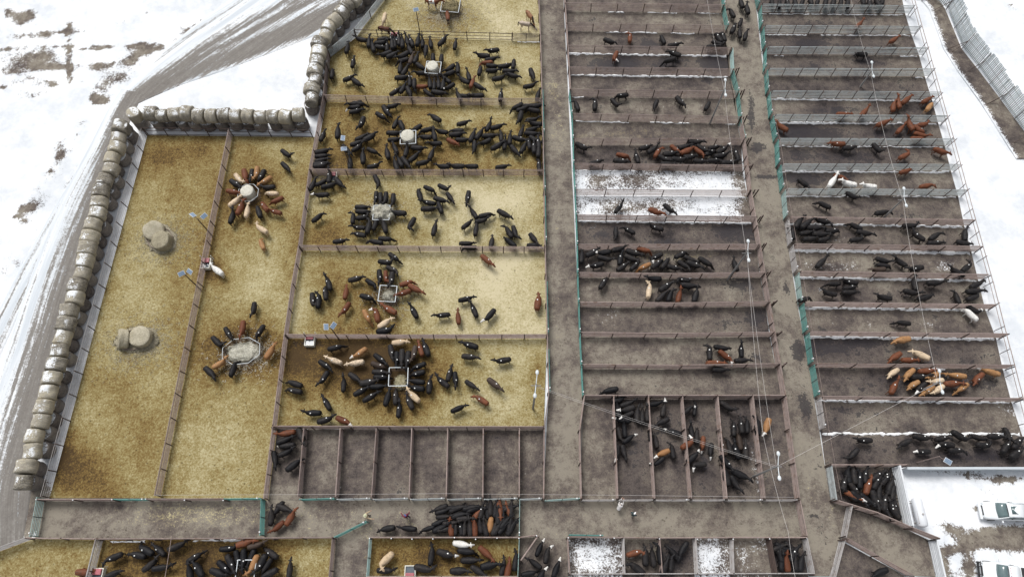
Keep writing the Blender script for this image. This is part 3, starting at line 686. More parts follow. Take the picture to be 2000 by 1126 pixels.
# ------------------------------------------------------------------ fences and gates
CAP = cyl_me("post_cap", .07, .05, .08, M_WHITE, 8)
def fence(label, pts, h=1.5, n=7, sp=3.0, rail=M_RUST, post=M_RUSTD, r=.042, group="pipe rail fences", cat="fence", zs=None, caps=False, posth=.08, pr=.055, skip_first=False):
    G = [at(*p) for p in pts]
    org = G[0].copy()
    root = empty("pipe_fence", org, label, cat, group)
    zs = zs or [0.22 + (h - 0.22) * i / (n - 1) for i in range(n)]
    for a, b in zip(G, G[1:]):
        for z in zs:
            rr = r * (1.25 if z == zs[-1] else 1)
            rod("rail", a + Vector((0, 0, z + rng.uniform(-.025, .025))), b + Vector((0, 0, z + rng.uniform(-.025, .025))), rr * rng.uniform(.85, 1.12), rail, root, org)
        L = (b - a).length; k = max(1, round(L / sp))
        for i in range(k + (1 if b is G[-1] else 0)):
            if i == 0 and skip_first and a is G[0]: continue
            p = a + (b - a) * (i / k)
            lean = Vector((rng.uniform(-.09, .09), rng.uniform(-.09, .09), rng.uniform(-.1, .1)))
            nr = Vector((-(b - a).y, (b - a).x, 0)).normalized(); nr = nr * (-1 if nr.dot(p) > 0 else 1)      # posts stand on one side of the rails
            p = p + nr * (r + pr * .8)
            rod("post", p + Vector((0, 0, -.1)), p + lean + Vector((0, 0, h + posth)), pr, post, root, org)
            if caps: link("post_cap", CAP, None, root, p + lean * 1.0 + Vector((0, 0, h + posth)) - org)
    return root
LATCH = box_me("latch", .14, .12, .34, M_WHITE, .03)
def gate(label, p0, p1, h=1.42, mat=M_GREEN, group="pipe gates", n=6, r=.038, latch=True, ang=None):
    a, b = at(*p0), at(*p1); org = a.copy()
    root = empty("pipe_gate", org, label, "gate", group)
    d = (b - a); L = d.length; d.normalize()
    for i in range(n):
        z = .2 + (h - .2) * i / (n - 1)
        rod("bar", a + Vector((0, 0, z)), b + Vector((0, 0, z)), r, mat, root, org)
    k = max(1, round(L / 1.6))
    for i in range(k + 1):
        p = a + d * (L * i / k)
        rod("upright", p + Vector((0, 0, .06)), p + Vector((0, 0, h + .05)), .04 if 0 < i < k else .06, M_DARK if (0 < i < k) else mat, root, org)
    if latch:
        link("latch", LATCH, None, root, b - d * .25 + Vector((0, 0, h + .05)) - org, (0, 0, math.atan2(d.y, d.x)))
    return root

G_S = "pipe fences of the straw pens"; G_M = "cross fences of the middle pens"; G_R = "cross fences of the far pens"; G_C = "fences of the small cells"
RT = M_RUST
# straw pens, cross fences
fence("brown pipe fence between the horse pen and the dark straw pen", [(696, 73), (1000, 80)], zs=[.25, .8, 1.38], sp=3.2, rail=M_RUSTD, r=.035, group=G_S)
gate("short brown pipe gate closing the horse pen against the long alley", (1000, 80), (1055, 82), mat=M_RUSTD, group="pipe gates of the straw pens", latch=False)
fence("brown pipe fence between the two dark straw pens", [(637, 200), (760, 203), (900, 207), (1058, 207)], sp=3.0, n=6, r=.04, group=G_S)
fence("brown pipe fence with red waterer, below the darkest straw pen", [(610, 343), (750, 344), (1062, 344)], sp=2.4, n=7, r=.034, group=G_S)
fence("brown pipe fence between the two pale straw pens", [(590, 490), (700, 491), (1064, 493)], sp=2.4, n=7, r=.034, group=G_S)
fence("brown pipe fence with pink waterer, above the crowded square feeder", [(563, 661), (760, 662), (1068, 661)], sp=2.4, n=7, r=.036, group=G_S)
fence("brown pipe fence between the lowest straw pen and the row of small cells", [(541, 837), (1062, 838)], sp=4.0, n=8, group=G_S)
# long fences of the straw pens
fence("pipe fence along the long hay bale wall", [(288, 262), (206, 564), (150, 775), (97, 972)], sp=2.6, n=5, group=G_S, rail=M_GREY, r=.02)
fence("pipe fence under the short hay bale wall", [(288, 264), (450, 265), (612, 268)], sp=2.4, zs=[.15, .9, 1.5], group=G_S, rail=M_RUSTD, r=.035)
fence("pipe fence slanting along the upper hay bales by the horse pen", [(810, -70), (752, 2), (696, 73)], sp=3.0, n=7, rail=M_GALV, group=G_S)
fence("pale pipe fence slanting along the upper hay bales by the dark straw pen", [(696, 73), (645, 114)], sp=3.5, n=7, rail=M_GALV, r=.055, group=G_S)
fence("pipe fence down the side of the straw pens, from hay wall to cells", [(645, 114), (637, 200), (610, 343), (590, 490), (577, 564), (563, 661), (541, 837)], sp=2.6, n=7, r=.036, group=G_S)
fence("pipe fence beside the first small cell with black cattle", [(541, 837), (524, 976)], sp=2.6, n=7, r=.036, group=G_S)
fence("pipe fence dividing the two longest straw pens", [(455, 266), (396, 560), (315, 970)], sp=2.6, n=7, r=.036, group=G_S)
fence("brown pipe fence along the straw pens' side of the long alley", [(1049, -60), (1055, 82), (1060, 282), (1064, 490), (1068, 661), (1071, 772), (1062, 838), (1061, 975)], sp=3.4, n=6, group=G_S)
fence("brown pipe fence along the middle pens' side of the long alley", [(1097, -60), (1103, 22), (1113, 189)], sp=3.4, n=6, group=G_S)
# middle pens
for i in range(0, 17):
    r = MR[i]; k = i - 1
    lab = "top" if i < 1 else nth(i)
    fence(f"rusty pipe cross fence of the middle pens, {nth(i + 1)} from the upper end", [(r[0], r[1]), ((r[0] + r[2]) / 2, (r[1] + r[3]) / 2 + (2 if i > 12 else 0)), (r[2], r[3])], sp=3.6, n=8 if i > 10 else 7, r=.04 if i > 10 else .034, group=G_M)
for i in range(6, 17):
    a, b = MR[i], MR[i + 1]
    gate(f"turquoise pipe gate of the middle pens on the long alley, {nth(i - 5)} from the top", (a[0] - 2, a[1] + 3), (b[0] - 2, b[1] - 2), group="turquoise gates on the long alley")
for k, i in enumerate((1, 2, 5, 6, 7)):
    a, b = MR[i], MR[i + 1]
    gate(f"turquoise pipe gate of the middle pens on the crooked alley, {nth(k + 1)} from the top", (a[2] + 2, a[3] + 3), (b[2] + 2, b[3] - 3), group="turquoise gates on the crooked alley")
fence("rusty pipe fence on the crooked alley beside the upper middle pens", [(1425, 109), (1427, 150)], sp=2.5, n=7, group=G_M, rail=M_PALEGREEN)
fence("rusty pipe fence on the crooked alley beside the lower middle pens", [(1442, 242), (1448, 284), (1460, 384), (1477, 488), (1495, 598), (1515, 717), (1525, 778)], sp=2.4, n=8, group=G_M)
for i in (5, 6, 7, 8, 9, 10, 11, 12, 13, 14, 15, 16):
    r = MR[i]
    fence(f"pair of leaning brown gate posts on the crooked alley, {nth(i - 4)} from the top", [(r[2] + 5, r[3] + 1), (r[2] + 11, r[3] - 1)], h=1.75, zs=[.9, 1.6], sp=.8, group="gate post pairs", pr=.08)
gate("small turquoise gate section between long alley and middle pens' upper end", (1060, 285), (1064, 380), group="turquoise gates on the straw pens' side of the alley")
for k, (y0, y1) in enumerate([(190, 270), (395, 478), (560, 655), (690, 768)]):
    fx = lambda y: np.interp(y, [82, 282, 490, 661, 772], [1057, 1062, 1066, 1070, 1073])
    gate(f"turquoise pipe gate of the straw pens on the long alley, {nth(k + 1)} from the top", (fx(y0), y0), (fx(y1), y1), group="turquoise gates on the straw pens' side of the alley")
# red-brown cells beside the long alley
fence("red brown panel fence along the top of the block of six cells", [(1139, 778), (1525, 778)], sp=3.6, n=9, r=.05, group=G_C)
for i in range(7):
    pts = [(LT[i], 779), (LB[i], 975)] if i else [(1139, 779), (1130, 845), (1133, 975)]
    fence(f"red brown panel fence of the six cells, {nth(i + 1)} from the long alley", pts, sp=3.8, n=9, r=.05, group=G_C)
for i in range(6):
    gate(f"grey pipe gate of the six cells onto the cross alley, {nth(i + 1)} from the long alley", (LB[i] + 3, 978.5), (LB[i + 1] - 5, 978), mat=M_GREY, group="gates on the cross alley", latch=i % 2 == 0)
gate("pale green pipe gate across the foot of the long alley", (1064, 979), (1129, 975), mat=M_PALEGREEN, group="gates on the cross alley")
# row of eight narrow cells
for i in range(1, 8):
    fence(f"red brown pipe divider of the narrow cells, {nth(i)} from the straw pens' corner", [(xt[i], 841), (xb[i], 972)], sp=4.2, n=8, r=.05, group=G_C)
for i in range(1, 8):
    gate(("turquoise" if i == 1 else "grey") + f" pipe gate of the narrow cells, {nth(i)} from the walking black cattle", (xb[i] + 3, 977), (xb[i + 1] - 4, 975), mat=M_GREEN if i == 1 else M_GALV if i > 1 else M_GREY, group="gates on the cross alley")
# top side of the cross alley under the long straw pens
fence("brown pipe fence under the first long straw pen", [(90, 977), (236, 977)], sp=3.4, n=8, group=G_S, caps=True)
gate("turquoise pipe gate under the first long straw pen", (236, 977), (297, 977), group="gates on the cross alley")
fence("brown pipe fence under the second long straw pen", [(300, 977), (448, 976)], sp=3.4, n=8, group=G_S, caps=True)
gate("turquoise pipe gate under the second long straw pen", (449, 976), (517, 975), group="gates on the cross alley")
gate("wide turquoise gate standing across the cross alley by the red cattle", (519, 977), (517, 1045), group="gates on the cross alley")
gate("turquoise pipe gate closing the outer end of the cross alley", (89, 974), (76, 1047), mat=M_PALEGREEN, group="gates on the cross alley")
gate("turquoise gate swung open, held by the person in the tan jacket", (660, 1049), (720, 1019), group="gates on the cross alley")
gate("narrow pale green gate beside the packed black cattle", (1015, 978), (1014, 1046), mat=M_PALEGREEN, group="gates on the cross alley")
gate("pale green gate at the side of the lower straw pen with the cream cow", (727, 1051), (721, 1128), mat=M_PALEGREEN, group="gates on the cross alley", latch=False)
gate("narrow pale green gate between the lower straw pen and the lane with white-faced cattle", (1014, 1052), (1011, 1130), mat=M_PALEGREEN, group="gates on the cross alley", latch=False)
fence("brown pipe fence under the cross alley, over the lower straw pens", [(68, 1051), (203, 1053), (430, 1052), (656, 1050)], sp=3.2, n=7, group=G_S)
fence("brown pipe fence running off past the outer alley gate", [(-70, 1102), (0, 1076), (68, 1051)], sp=2.6, n=7, rail=M_GREY, group=G_S)
fence("brown capped pipe fence under the packed black cattle", [(727, 1050), (1014, 1050), (1046, 1046)], sp=2.0, n=7, group=G_S, caps=True)
fence("single brown pole propped across the lane corner", [(1050, 1047), (1017, 1094)], zs=[1.3], sp=9, group=G_S, r=.06)
fence("pale pipe fence between the two lower straw pens", [(203, 1053), (172, 1180)], sp=2.6, n=7, rail=M_GREY, group=G_S)
fence("brown pipe fence between the lower straw pen and its lane", [(656, 1051), (645, 1180)], sp=2.6, n=7, r=.036, group=G_S)
fence("brown pipe fence along the lower edge, under the pen with the cream cow", [(722, 1125), (1011, 1125)], sp=2.6, n=6, group=G_S)
# lower snowy cells
fence("brown capped fence over the snowy lower cells", [(1108, 1049), (1283, 1051), (1423, 1050), (1565, 1050)], sp=4.0, n=7, group=G_C, caps=True)
gate("turquoise gate folded against the fence over the snowy cells", (1111, 1045), (1174, 1046), group="gates on the cross alley")
for i in range(7):
    fence(f"brown pipe divider of the snowy lower cells, {nth(i + 1)} from the calf lane", [(BT[i], 1051), (BBm[i], 1119)], sp=3.4, n=7, group=G_C, rail=[M_RUST, M_GREY, M_RUST, M_GREY, M_GREY, M_RUSTD, M_GREY][i])
fence("grey pipe fence along the lower edge of the snowy cells", [(1111, 1120), (1579, 1119)], sp=4.0, n=5, rail=M_GREY, group=G_C)
fence("leaning red brown pipe fence at the end of the cross alley", [(1552, 979), (1565, 1047)], sp=3.0, n=7, group=G_C)
# far pens
for i in range(0, 19):
    r = RR[i]
    light = i < 11
    if i == 18:
        fence("brown pipe fence between the lowest long pen and the packed holding pen", [(1612, 911), (1757, 911)], sp=3, n=6, group=G_R); continue
    fence(f"{'pale pipe cross fence on brown posts' if light else 'brown pipe cross fence'} of the far pens, {nth(i + 1)} from the upper end", [(r[0] + 3, r[1]), (r[2] + 6, r[3])], sp=2.1 if light else 4.2, n=6 if light else 7, rail=M_GALV if light else M_RUST, r=.045 if light else .040, group=G_R, pr=.045 if light else .06, posth=.25 if light else .1)
GC = [M_GREEN] * 10 + [M_GREEN, M_PALEGREEN, M_GREY, M_GREY, M_PALEGREEN, M_GREEN, M_GREEN, M_GREEN, M_GREY]
for i in range(0, 18):
    a, b = RR[i], RR[i + 1]; m_ = GC[i + 1]
    nm = "turquoise" if m_ is M_GREEN else "pale green" if m_ is M_PALEGREEN else "grey"
    gate(f"{nm} pipe gate of the far pens on the crooked alley, {nth(i + 1)} from the top", (a[0], a[1] + 3), (b[0] - 3, b[1] - 5), mat=m_, group="gates of the far pens", h=1.5)
fence("tall brown perimeter fence along the snowy end of the far pens", [(1752, -55), (1770, 0), (1848, 284), (1884, 420), (1922, 560), (1955, 690), (1990, 830)], h=1.6, zs=[1.05, 1.6], sp=3.0, rail=M_RUST, r=.035, group="perimeter fence", pr=.04)
# holding pen and the slanting alley by the cars
fence("grey rail fence of the holding pen on the crooked alley", [(1612, 911), (1622, 978)], n=6, sp=2.6, rail=M_GALV, r=.05, group="holding pen fences")
fence("slanting rail fence between the holding pen and the slanting alley", [(1622, 979), (1700, 1003), (1765, 1031), (1818, 1052)], n=7, sp=2.2, rail=M_RUST, group="holding pen fences", h=1.6)
fence("thick white rail fence between the holding pen and the white tank", [(1741, 913), (1766, 1028)], n=6, sp=4.0, rail=M_WHITEPIPE, post=M_DARK, r=.10, h=1.7, group="holding pen fences")
fence("white rail fence at the end of the slanting alley by the pickup", [(1812, 1055), (1829, 1130)], n=6, sp=2.6, rail=M_WHITEPIPE, post=M_DARK, r=.08, h=1.6, group="holding pen fences")
fence("rail gate across the mouth of the slanting alley", [(1652, 989), (1640, 1050)], n=6, sp=2.6, rail=M_GREY, group="holding pen fences", r=.035)
fence("rail fence along the lower side of the slanting alley", [(1643, 1052), (1700, 1085), (1768, 1122)], n=5, sp=3.2, rail=M_RUST, group="holding pen fences")
fence("rail fence running down from the slanting alley corner", [(1638, 1055), (1619, 1128)], n=6, sp=2.6, rail=M_GREY, group="holding pen fences")

# solid white barrier above the car park
def slab(name, p0, p1, h, t, mat, label, cat, n, group=None):
    a, b = at(*p0), at(*p1); d = b - a; L = d.length; ang = math.atan2(d.y, d.x)
    root = empty(name, a, label, cat, group, ang)
    me = box_me("panel", L / n - .015, t, h, mat, .01, h / 2)
    for i in range(n): link("panel", me, None, root, ((i + .5) * L / n, 0, 0))
    cap = box_me("coping", L, t + .08, .06, mat, .01)
    link("coping", cap, None, root, (L / 2, 0, h + .031))
    return root
slab("white_barrier", (1759, 917), (2040, 917), 1.25, .16, M_BARRIER, "solid white barrier wall between the lowest far pen and the snowy car park", "wall", 6)

# ------------------------------------------------------------------ slatted windbreak
def windbreak(pts, h=2.9):
    root = empty("windbreak_fence", at(*pts[0]), "tall windbreak of pale upright boards at the corner beyond the far pens", "windbreak")
    org = root.location.copy()
    G = [at(*p) for p in pts]
    me = box_me("board", .15, .03, 1.0, M_BOARD, 0, .5)
    for si, (a, b) in enumerate(zip(G, G[1:])):
        d = b - a; L = d.length; ang = math.atan2(d.y, d.x); dn = d.normalized(); nrm = Vector((-dn.y, dn.x, 0))
        n = int(L / .235)
        for i in range(n):
            p = a + dn * ((i + .5) * .235) + nrm * .06
            o = link("board", me, None, root, p - org + Vector((0, 0, .12 + rng.uniform(-.03, .03))), (rng.uniform(-.012, .012), rng.uniform(-.015, .015), ang), (rng.uniform(.9, 1.06), 1, h - (.28 if (i // 13) % 3 == 1 else 0) + rng.uniform(-.06, .06)))
        for z in (.5, 1.5, 2.45):
            rod("rail", a + Vector((0, 0, z)), b + Vector((0, 0, z)), .035, M_GALV, root, org)
        k = max(1, round(L / 3.4))
        for i in range(k + 1):
            p = a + dn * (L * i / k) - nrm * .07
            rod("post", p, p + Vector((0, 0, h - .1)), .06, M_POLE, root, org)
            if i % 2 == 0:
                rod("brace", p - nrm * 2.0 * (1 if i else .8), p + Vector((0, 0, 1.5)), .04, M_RUSTD, root, org)
windbreak([(1775, -60), (1815, -8), (1849, 18), (1880, 95), (1911, 134), (1955, 196), (2035, 310)])

# ------------------------------------------------------------------ hay bale wall
def bale_mesh(name, r, L, seed, squash=0.97):
    seg, rings = 22, 7
    V, F = [], []
    def rr(x, a):
        return r * (1 + .13 * mnoise.noise(Vector((x * 1.6, math.cos(a) * 1.3, math.sin(a) * 1.3 + seed))) + .035 * mnoise.noise(Vector((x * 7, math.cos(a) * 5, math.sin(a) * 5 + seed))))
    prof = [(-L / 2, .0), (-L / 2 - .015, .45), (-L / 2 + .01, .86), (-L / 2 + .09, 1.0)] + [(-L / 2 + .09 + (L - .18) * i / rings, 1.0 + .012 * math.sin(i * 1.3 + seed)) for i in range(1, rings)] + [(L / 2 - .09, 1.0), (L / 2 - .01, .86), (L / 2 + .015, .45), (L / 2, 0)]
    for x, f in prof:
        for k in range(seg):
            a = 2 * math.pi * k / seg; q = rr(x, a) * f
            V.append((x + (.02 * mnoise.noise(Vector((math.cos(a) * f * 3, math.sin(a) * f * 3, x + seed))) if f > 0 else 0), q * math.cos(a), q * math.sin(a) * squash))
    m_ = len(prof)
    for i in range(m_ - 1):
        for k in range(seg):
            F.append((i * seg + k, (i + 1) * seg + k, (i + 1) * seg + (k + 1) % seg, i * seg + (k + 1) % seg))
    return mesh(name, V, F, True)
BALES = [bale_mesh("hay_bale", 0.90 + .03 * (i % 3 - 1), 1.5, i * 3.7) for i in range(9)]
LOWB = [bale_mesh("hay_bale", .84, 1.46, 20 + i * 3.7, 1.0) for i in range(4)]
def along(pts, step):
    G = [at(*p) for p in pts]
    seglen = [(b - a).length for a, b in zip(G, G[1:])]; T = sum(seglen); n = max(1, round(T / step))
    out = []
    for i in range(n):
        s = (i + .5) * T / n
        for (a, b), L in zip(zip(G, G[1:]), seglen):
            if s <= L: out.append((a + (b - a) * (s / L), (b - a).normalized())); break
            s -= L
    return out
def fuzz(me, n, seed):
    g = np.random.default_rng(seed); V, F = [], []
    cs = [p.center.copy() for p in me.polygons]; ns = [p.normal.copy() for p in me.polygons]
    for i in range(n):
        j = int(g.integers(len(cs))); nn = ns[j]; t = nn.cross(Vector(g.normal(0, 1, 3))).normalized()
        q = cs[j] + t * g.uniform(-.12, .12); L = g.uniform(.10, .32); w = g.uniform(.010, .026); s = nn.cross(t) * w; o_ = len(V)
        V += [q - s, q + t * L + nn * g.uniform(.02, .12), q + s, q - t * L * .5 + nn * .01]; F.append((o_, o_ + 1, o_ + 2, o_ + 3))
    return mesh("loose_stems", V, F)
FUZZ = {}
def fray(o):
    if o.data.name not in FUZZ:
        FUZZ[o.data.name] = fuzz(o.data, 420, len(FUZZ) + 5)
    s = link("loose_stems", FUZZ[o.data.name], M_HAY, o); s["kind"] = "stuff"
def bale_row(pts, where, end):
    low = along(pts, 1.66)
    for i, (p, d) in enumerate(low):
        j = Vector((rng.uniform(-.2, .2), rng.uniform(-.2, .2), 0)); sc = rng.uniform(.92, 1.08)
        o = link("hay_bale", LOWB[int(rng.integers(4))], M_BALELOW, None, p + j + Vector((0, 0, .73)), (0, math.pi / 2 + rng.uniform(-.04, .04), rng.uniform(0, 6.28)), (1, sc, sc))
        tag(o, f"upright grey bale at the foot of {where}, {nth(i + 1)} from {end}", "hay bale", "round hay bales of the windbreak wall")
    top = along(pts, 1.52)
    for i, (p, d) in enumerate(top):
        nrm = Vector((-d.y, d.x, 0)) * rng.uniform(-.26, .26); sc = rng.uniform(.9, 1.1)
        o = link("hay_bale", BALES[int(rng.integers(9))], M_BALE, None, p + nrm + Vector((0, 0, 1.46 + .84 * sc + rng.uniform(-.06, .02))), (rng.uniform(-.6, .6), rng.uniform(-.07, .07), math.atan2(d.y, d.x) + rng.uniform(-.13, .13)), (rng.uniform(.9, 1.05), sc * rng.uniform(.97, 1.06), sc))
        tag(o, f"round hay bale lying on top of {where}, {nth(i + 1)} from {end}", "hay bale", "round hay bales of the windbreak wall"); fray(o)
bale_row([(258, 262), (226, 375), (178, 555), (130, 735), (70, 962)], "the long hay wall", "its upper end")
bale_row([(300, 245), (604, 248)], "the short hay wall", "the hay corner")
bale_row([(612, 225), (621, 195), (629, 150), (634, 112), (655, 70), (700, 22), (765, -65)], "the slanting hay wall", "its lower end")
for px, py, w in ((281, 246, "upper"), (259, 270, "lower")):
    p = at(px, py)
    for z, nm in ((.73, "bottom"), (2.2, "topmost")):
        o = link("hay_bale", LOWB[1], M_BALELOW if z < 1 else M_BALE, None, p + Vector((0, 0, z)), (0, math.pi / 2, 1.3))
        tag(o, f"{nm} bale of the {w} two-bale stack standing on end at the hay corner", "hay bale", "round hay bales of the windbreak wall")

# ------------------------------------------------------------------ hay heaps, feeders
def heap_mesh(name, rx, ry, h, seed, top=.55, mat=M_HAY):
    bm = bmesh.new(); bmesh.ops.create_icosphere(bm, subdivisions=4, radius=1)
    for v in bm.verts:
        c = v.co.copy(); n_ = mnoise.fractal(c * 2.0 + Vector((seed, 0, 0)), .7, 2, 5) * 1.4
        n2 = mnoise.noise(c * 6 + Vector((seed, 3, 0)))
        rr = 1 + .16 * n_ + .05 * n2
        z = c.z
        z = (abs(z) ** top) * (1 if z > 0 else -1)
        v.co = Vector((c.x * rx * rr, c.y * ry * rr, max(-.1, z) * h * (1 + .12 * n_)))
    for f in bm.faces: f.smooth = True
    me = bpy.data.meshes.new(name); bm.to_mesh(me); bm.free(); me.materials.append(mat)
    return me
def square_feeder(px, py, label, size=1.95, h=1.25, ang=0.0):
    p = at(px, py, h); p.z = 0
    root = empty("square_feeder", p, label, "hay feeder", "square hay feeders", ang)
    s = size / 2; cs = [(-s, -s), (s, -s), (s, s), (-s, s)]
    for i in range(4):
        a, b = Vector((*cs[i], 0)), Vector((*cs[(i + 1) % 4], 0))
        rod("top_rail", a + Vector((0, 0, h)), b + Vector((0, 0, h)), .048, M_LAMP, root)
        rod("bottom_rail", a + Vector((0, 0, .5)), b + Vector((0, 0, .5)), .03, M_RUSTD, root)
        rod("ground_rail", a + Vector((0, 0, .06)), b + Vector((0, 0, .06)), .03, M_RUSTD, root)
        rod("corner_post", a, a + Vector((0, 0, h)), .04, M_RUSTD, root)
        for k in range(1, 5):
            q = a + (b - a) * (k / 5)
            rod("slant_bar", q + Vector((0, 0, .5)), a + (b - a) * ((k + .55) / 5) + Vector((0, 0, h)), .02, M_RUSTD, root)
    return p, root
def ring_feeder(px, py, label, rx=1.3, ry=1.3, ang=0.0, h=.95, mat=M_GREY, seg=8):
    p = at(px, py)
    root = empty("ring_feeder", p, label, "hay feeder", "ring hay feeders", ang)
    P = [Vector((rx * math.cos(2 * math.pi * (k + .5) / seg), ry * math.sin(2 * math.pi * (k + .5) / seg), 0)) for k in range(seg)]
    for k in range(seg):
        a, b = P[k], P[(k + 1) % seg]
        for z, nm in ((h, "top_rail"), (h * .55, "middle_rail"), (.06, "bottom_rail")):
            rod(nm, a + Vector((0, 0, z)), b + Vector((0, 0, z)), .032, mat if z == h else M_RUSTD, root)
        rod("upright", a, a + Vector((0, 0, h)), .025, M_RUSTD, root)
        if mat is M_LAMP: continue
        sh = mesh("skirt", [a, b, b + Vector((0, 0, .42)), a + Vector((0, 0, .42))], [(0, 1, 2, 3)])
        so = link("skirt", sh, M_RUST, root)
        md = so.modifiers.new("thickness", 'SOLIDIFY'); md.thickness = .02
    return p, root
def hay(name, me, p, label, group, z=0.03, rz=0.0):
    o = link(name, me, None, None, (p.x, p.y, z), (0, 0, rz)); tag(o, label, "hay", group)
    V, F = [], []                                     # stems sticking out of the surface
    vs, ns = [v.co for v in me.vertices if v.co.z > .04], [v.normal for v in me.vertices if v.co.z > .04]
    for i in range(1500):
        j = int(rng.integers(len(vs))); nn = ns[j]; t = nn.cross(Vector(rng.normal(0, 1, 3))).normalized()
        q = vs[j] + Vector(rng.uniform(-.07, .07, 3)) * (1 - nn.z * .4) + nn * .015; L = rng.uniform(.12, .34); w = rng.uniform(.012, .03); s = nn.cross(t) * w; o_ = len(V)
        V += [q - s, q + t * L + nn * rng.uniform(-.03, .09), q + s, q - t * L * .6 - nn * .02]; F.append((o_, o_ + 1, o_ + 2, o_ + 3))
    st = link("loose_stems", mesh("loose_stems", V, F), me.materials[0], o); st["kind"] = "stuff"
    return o
GH = "hay in the feeders"
p, _ = square_feeder(846, 132, "square feeder with a half-eaten pale bale, among black cattle in the upper dark pen", ang=-.08)
o = link("hay_bale", bale_mesh("feeder_bale", .8, 1.5, 77), M_PALEHAY, None, (p.x - .05, p.y + .15, .85), (0, 1.45, .3)); tag(o, "half-eaten pale round bale in the upper dark pen's square feeder", "hay", GH)
p, _ = square_feeder(797, 268, "square feeder with a tall bale, among black cattle in the darkest straw pen", ang=.05)
o = link("hay_bale", bale_mesh("feeder_bale", .88, 1.6, 78), M_PALEHAY, None, (p.x, p.y + .1, .86), (0, 1.5, 1.3)); tag(o, "tall pale bale in the darkest straw pen's square feeder", "hay", GH)
p, _ = square_feeder(745, 415, "square feeder overflowing with white hay in the pale straw pen", ang=0)
hay("hay_heap", heap_mesh("hay_heap", 1.5, 1.05, 1.55, 3, .5, M_PALEHAY), p + Vector((0, .15, 0)), "whitish hay overflowing the pale straw pen's square feeder", GH)
p, _ = square_feeder(757, 573, "square feeder with a torn white bale between red and black cattle", ang=-.06)
hay("hay_heap", heap_mesh("hay_heap", .8, .6, 1.15, 8, .6, M_PALEHAY), p + Vector((.15, -.1, 0)), "torn whitish hay in the feeder between red and black cattle", GH)
p, _ = square_feeder(778, 735, "nearly empty square feeder ringed by black cattle in the lowest straw pen", ang=.02, size=2.05)
hay("hay_heap", heap_mesh("hay_heap", .7, .8, .45, 12, .8, M_HAY), p + Vector((.2, -.35, 0)), "last brownish hay in the nearly empty square feeder", GH)
p, _ = square_feeder(880, 10, "square feeder in the horse pen with grey hay", size=2.5, ang=-.1)
hay("hay_heap", heap_mesh("hay_heap", 1.15, 1.15, 1.15, 15, .5, M_HAY), p, "grey hay filling the horse pen's feeder", GH)
p, _ = ring_feeder(490, 384, "ring feeder hidden in the wheel of mixed coloured cattle", mat=M_LAMP)
o = link("hay_bale", bale_mesh("feeder_bale", .82, 1.4, 80), M_PALEHAY, None, (p.x, p.y, .8), (0, math.pi / 2, .3)); tag(o, "round bale on end at the hub of the wheel of cattle", "hay", GH)
p, _ = ring_feeder(477, 690, "eight-sided ring feeder with pale hay in the second long straw pen", 2.2, 1.6, .12, mat=M_LAMP)
hay("hay_heap", heap_mesh("hay_heap", 1.7, 1.2, .55, 22, .8, M_PALEHAY), p, "pale loose hay inside the eight-sided ring feeder", GH)
p, _ = square_feeder(480, 1112, "feeder at the hub of the black cattle in the lower straw pen", size=1.8)
hay("hay_heap", heap_mesh("hay_heap", .95, .9, .7, 25, .7, M_HAY), p + Vector((.4, .6, 0)), "hay in the feeder of the lower straw pen", GH)
p, _ = ring_feeder(315, 468, "low brown ring feeder around two unrolled bales in the first long pen", 1.75, 1.4, -.7, .4, M_RUST, 10)
OPENB = [bale_mesh("opened_bale", 1.16, 1.2, 91), bale_mesh("opened_bale", 1.22, 1.0, 95), bale_mesh("opened_bale", 1.1, 1.05, 99), bale_mesh("opened_bale", 1.18, 1.15, 104)]
def opened(q, me, label, z, rot):
    o = link("hay_bale", me, M_GREYHAY, None, (q.x, q.y, z), rot); tag(o, label, "hay bale", "opened bales in the first long pen"); fray(o)
opened(p + Vector((.55, -.55, 0)), OPENB[0], "opened round bale on end, lower of two in the low brown ring", .66, (0, 1.40, .4))
opened(p + Vector((-.75, .85, 0)), OPENB[1], "slumped round bale, upper of two in the low brown ring", .56, (.1, 1.22, 2.3))
hay("hay_heap", heap_mesh("hay_heap", 2.2, 1.55, .34, 31, .8, M_GREYHAY), p, "flat ragged hay pulled loose in the low brown ring", "hay heaps in the first long pen", rz=-.7)
p, _ = ring_feeder(267, 664, "low ring feeder around a double hay heap in the first long pen", 2.0, 1.25, .15, .36, M_RUST, 10)
opened(p + Vector((.85, .1, 0)), OPENB[3], "opened round bale on end in the double hay heap", .66, (0, 1.42, 1.9))
opened(p + Vector((-1.15, -.05, 0)), OPENB[2], "slumped round bale lying over in the double hay heap", .66, (.2, .55, .2))
hay("hay_heap", heap_mesh("hay_heap", 2.45, 1.45, .34, 41, .8, M_GREYHAY), p, "flat ragged hay under the double hay heap", "hay heaps in the first long pen", rz=.1)
def loose_hay(px, py, rx, ry, n, label, mat):
    c = at(px, py); V, F = [], []
    for i in range(n):
        a = rng.uniform(0, 6.283); d = abs(rng.normal(0, .62)); x, y = c.x + math.cos(a) * d * rx, c.y + math.sin(a) * d * ry
        t = rng.uniform(0, 6.283); L = rng.uniform(.12, .38); w = rng.uniform(.012, .035); z = .07 + rng.uniform(0, .05)
        dx, dy = math.cos(t) * L, math.sin(t) * L; o = len(V)
        V += [(x, y, z), (x + dx, y + dy, z + rng.uniform(-.02, .04)), (x + dx - dy / L * w, y + dy + dx / L * w, z), (x - dy / L * w, y + dx / L * w, z + .012)]; F.append((o, o + 1, o + 2, o + 3))
    tag(link("loose_hay", mesh("loose_hay", V, F), mat), label, None, None, "stuff")
loose_hay(318, 472, 3.6, 3.0, 2600, "loose grey hay strewn round the low brown ring feeder", M_GREYHAY)
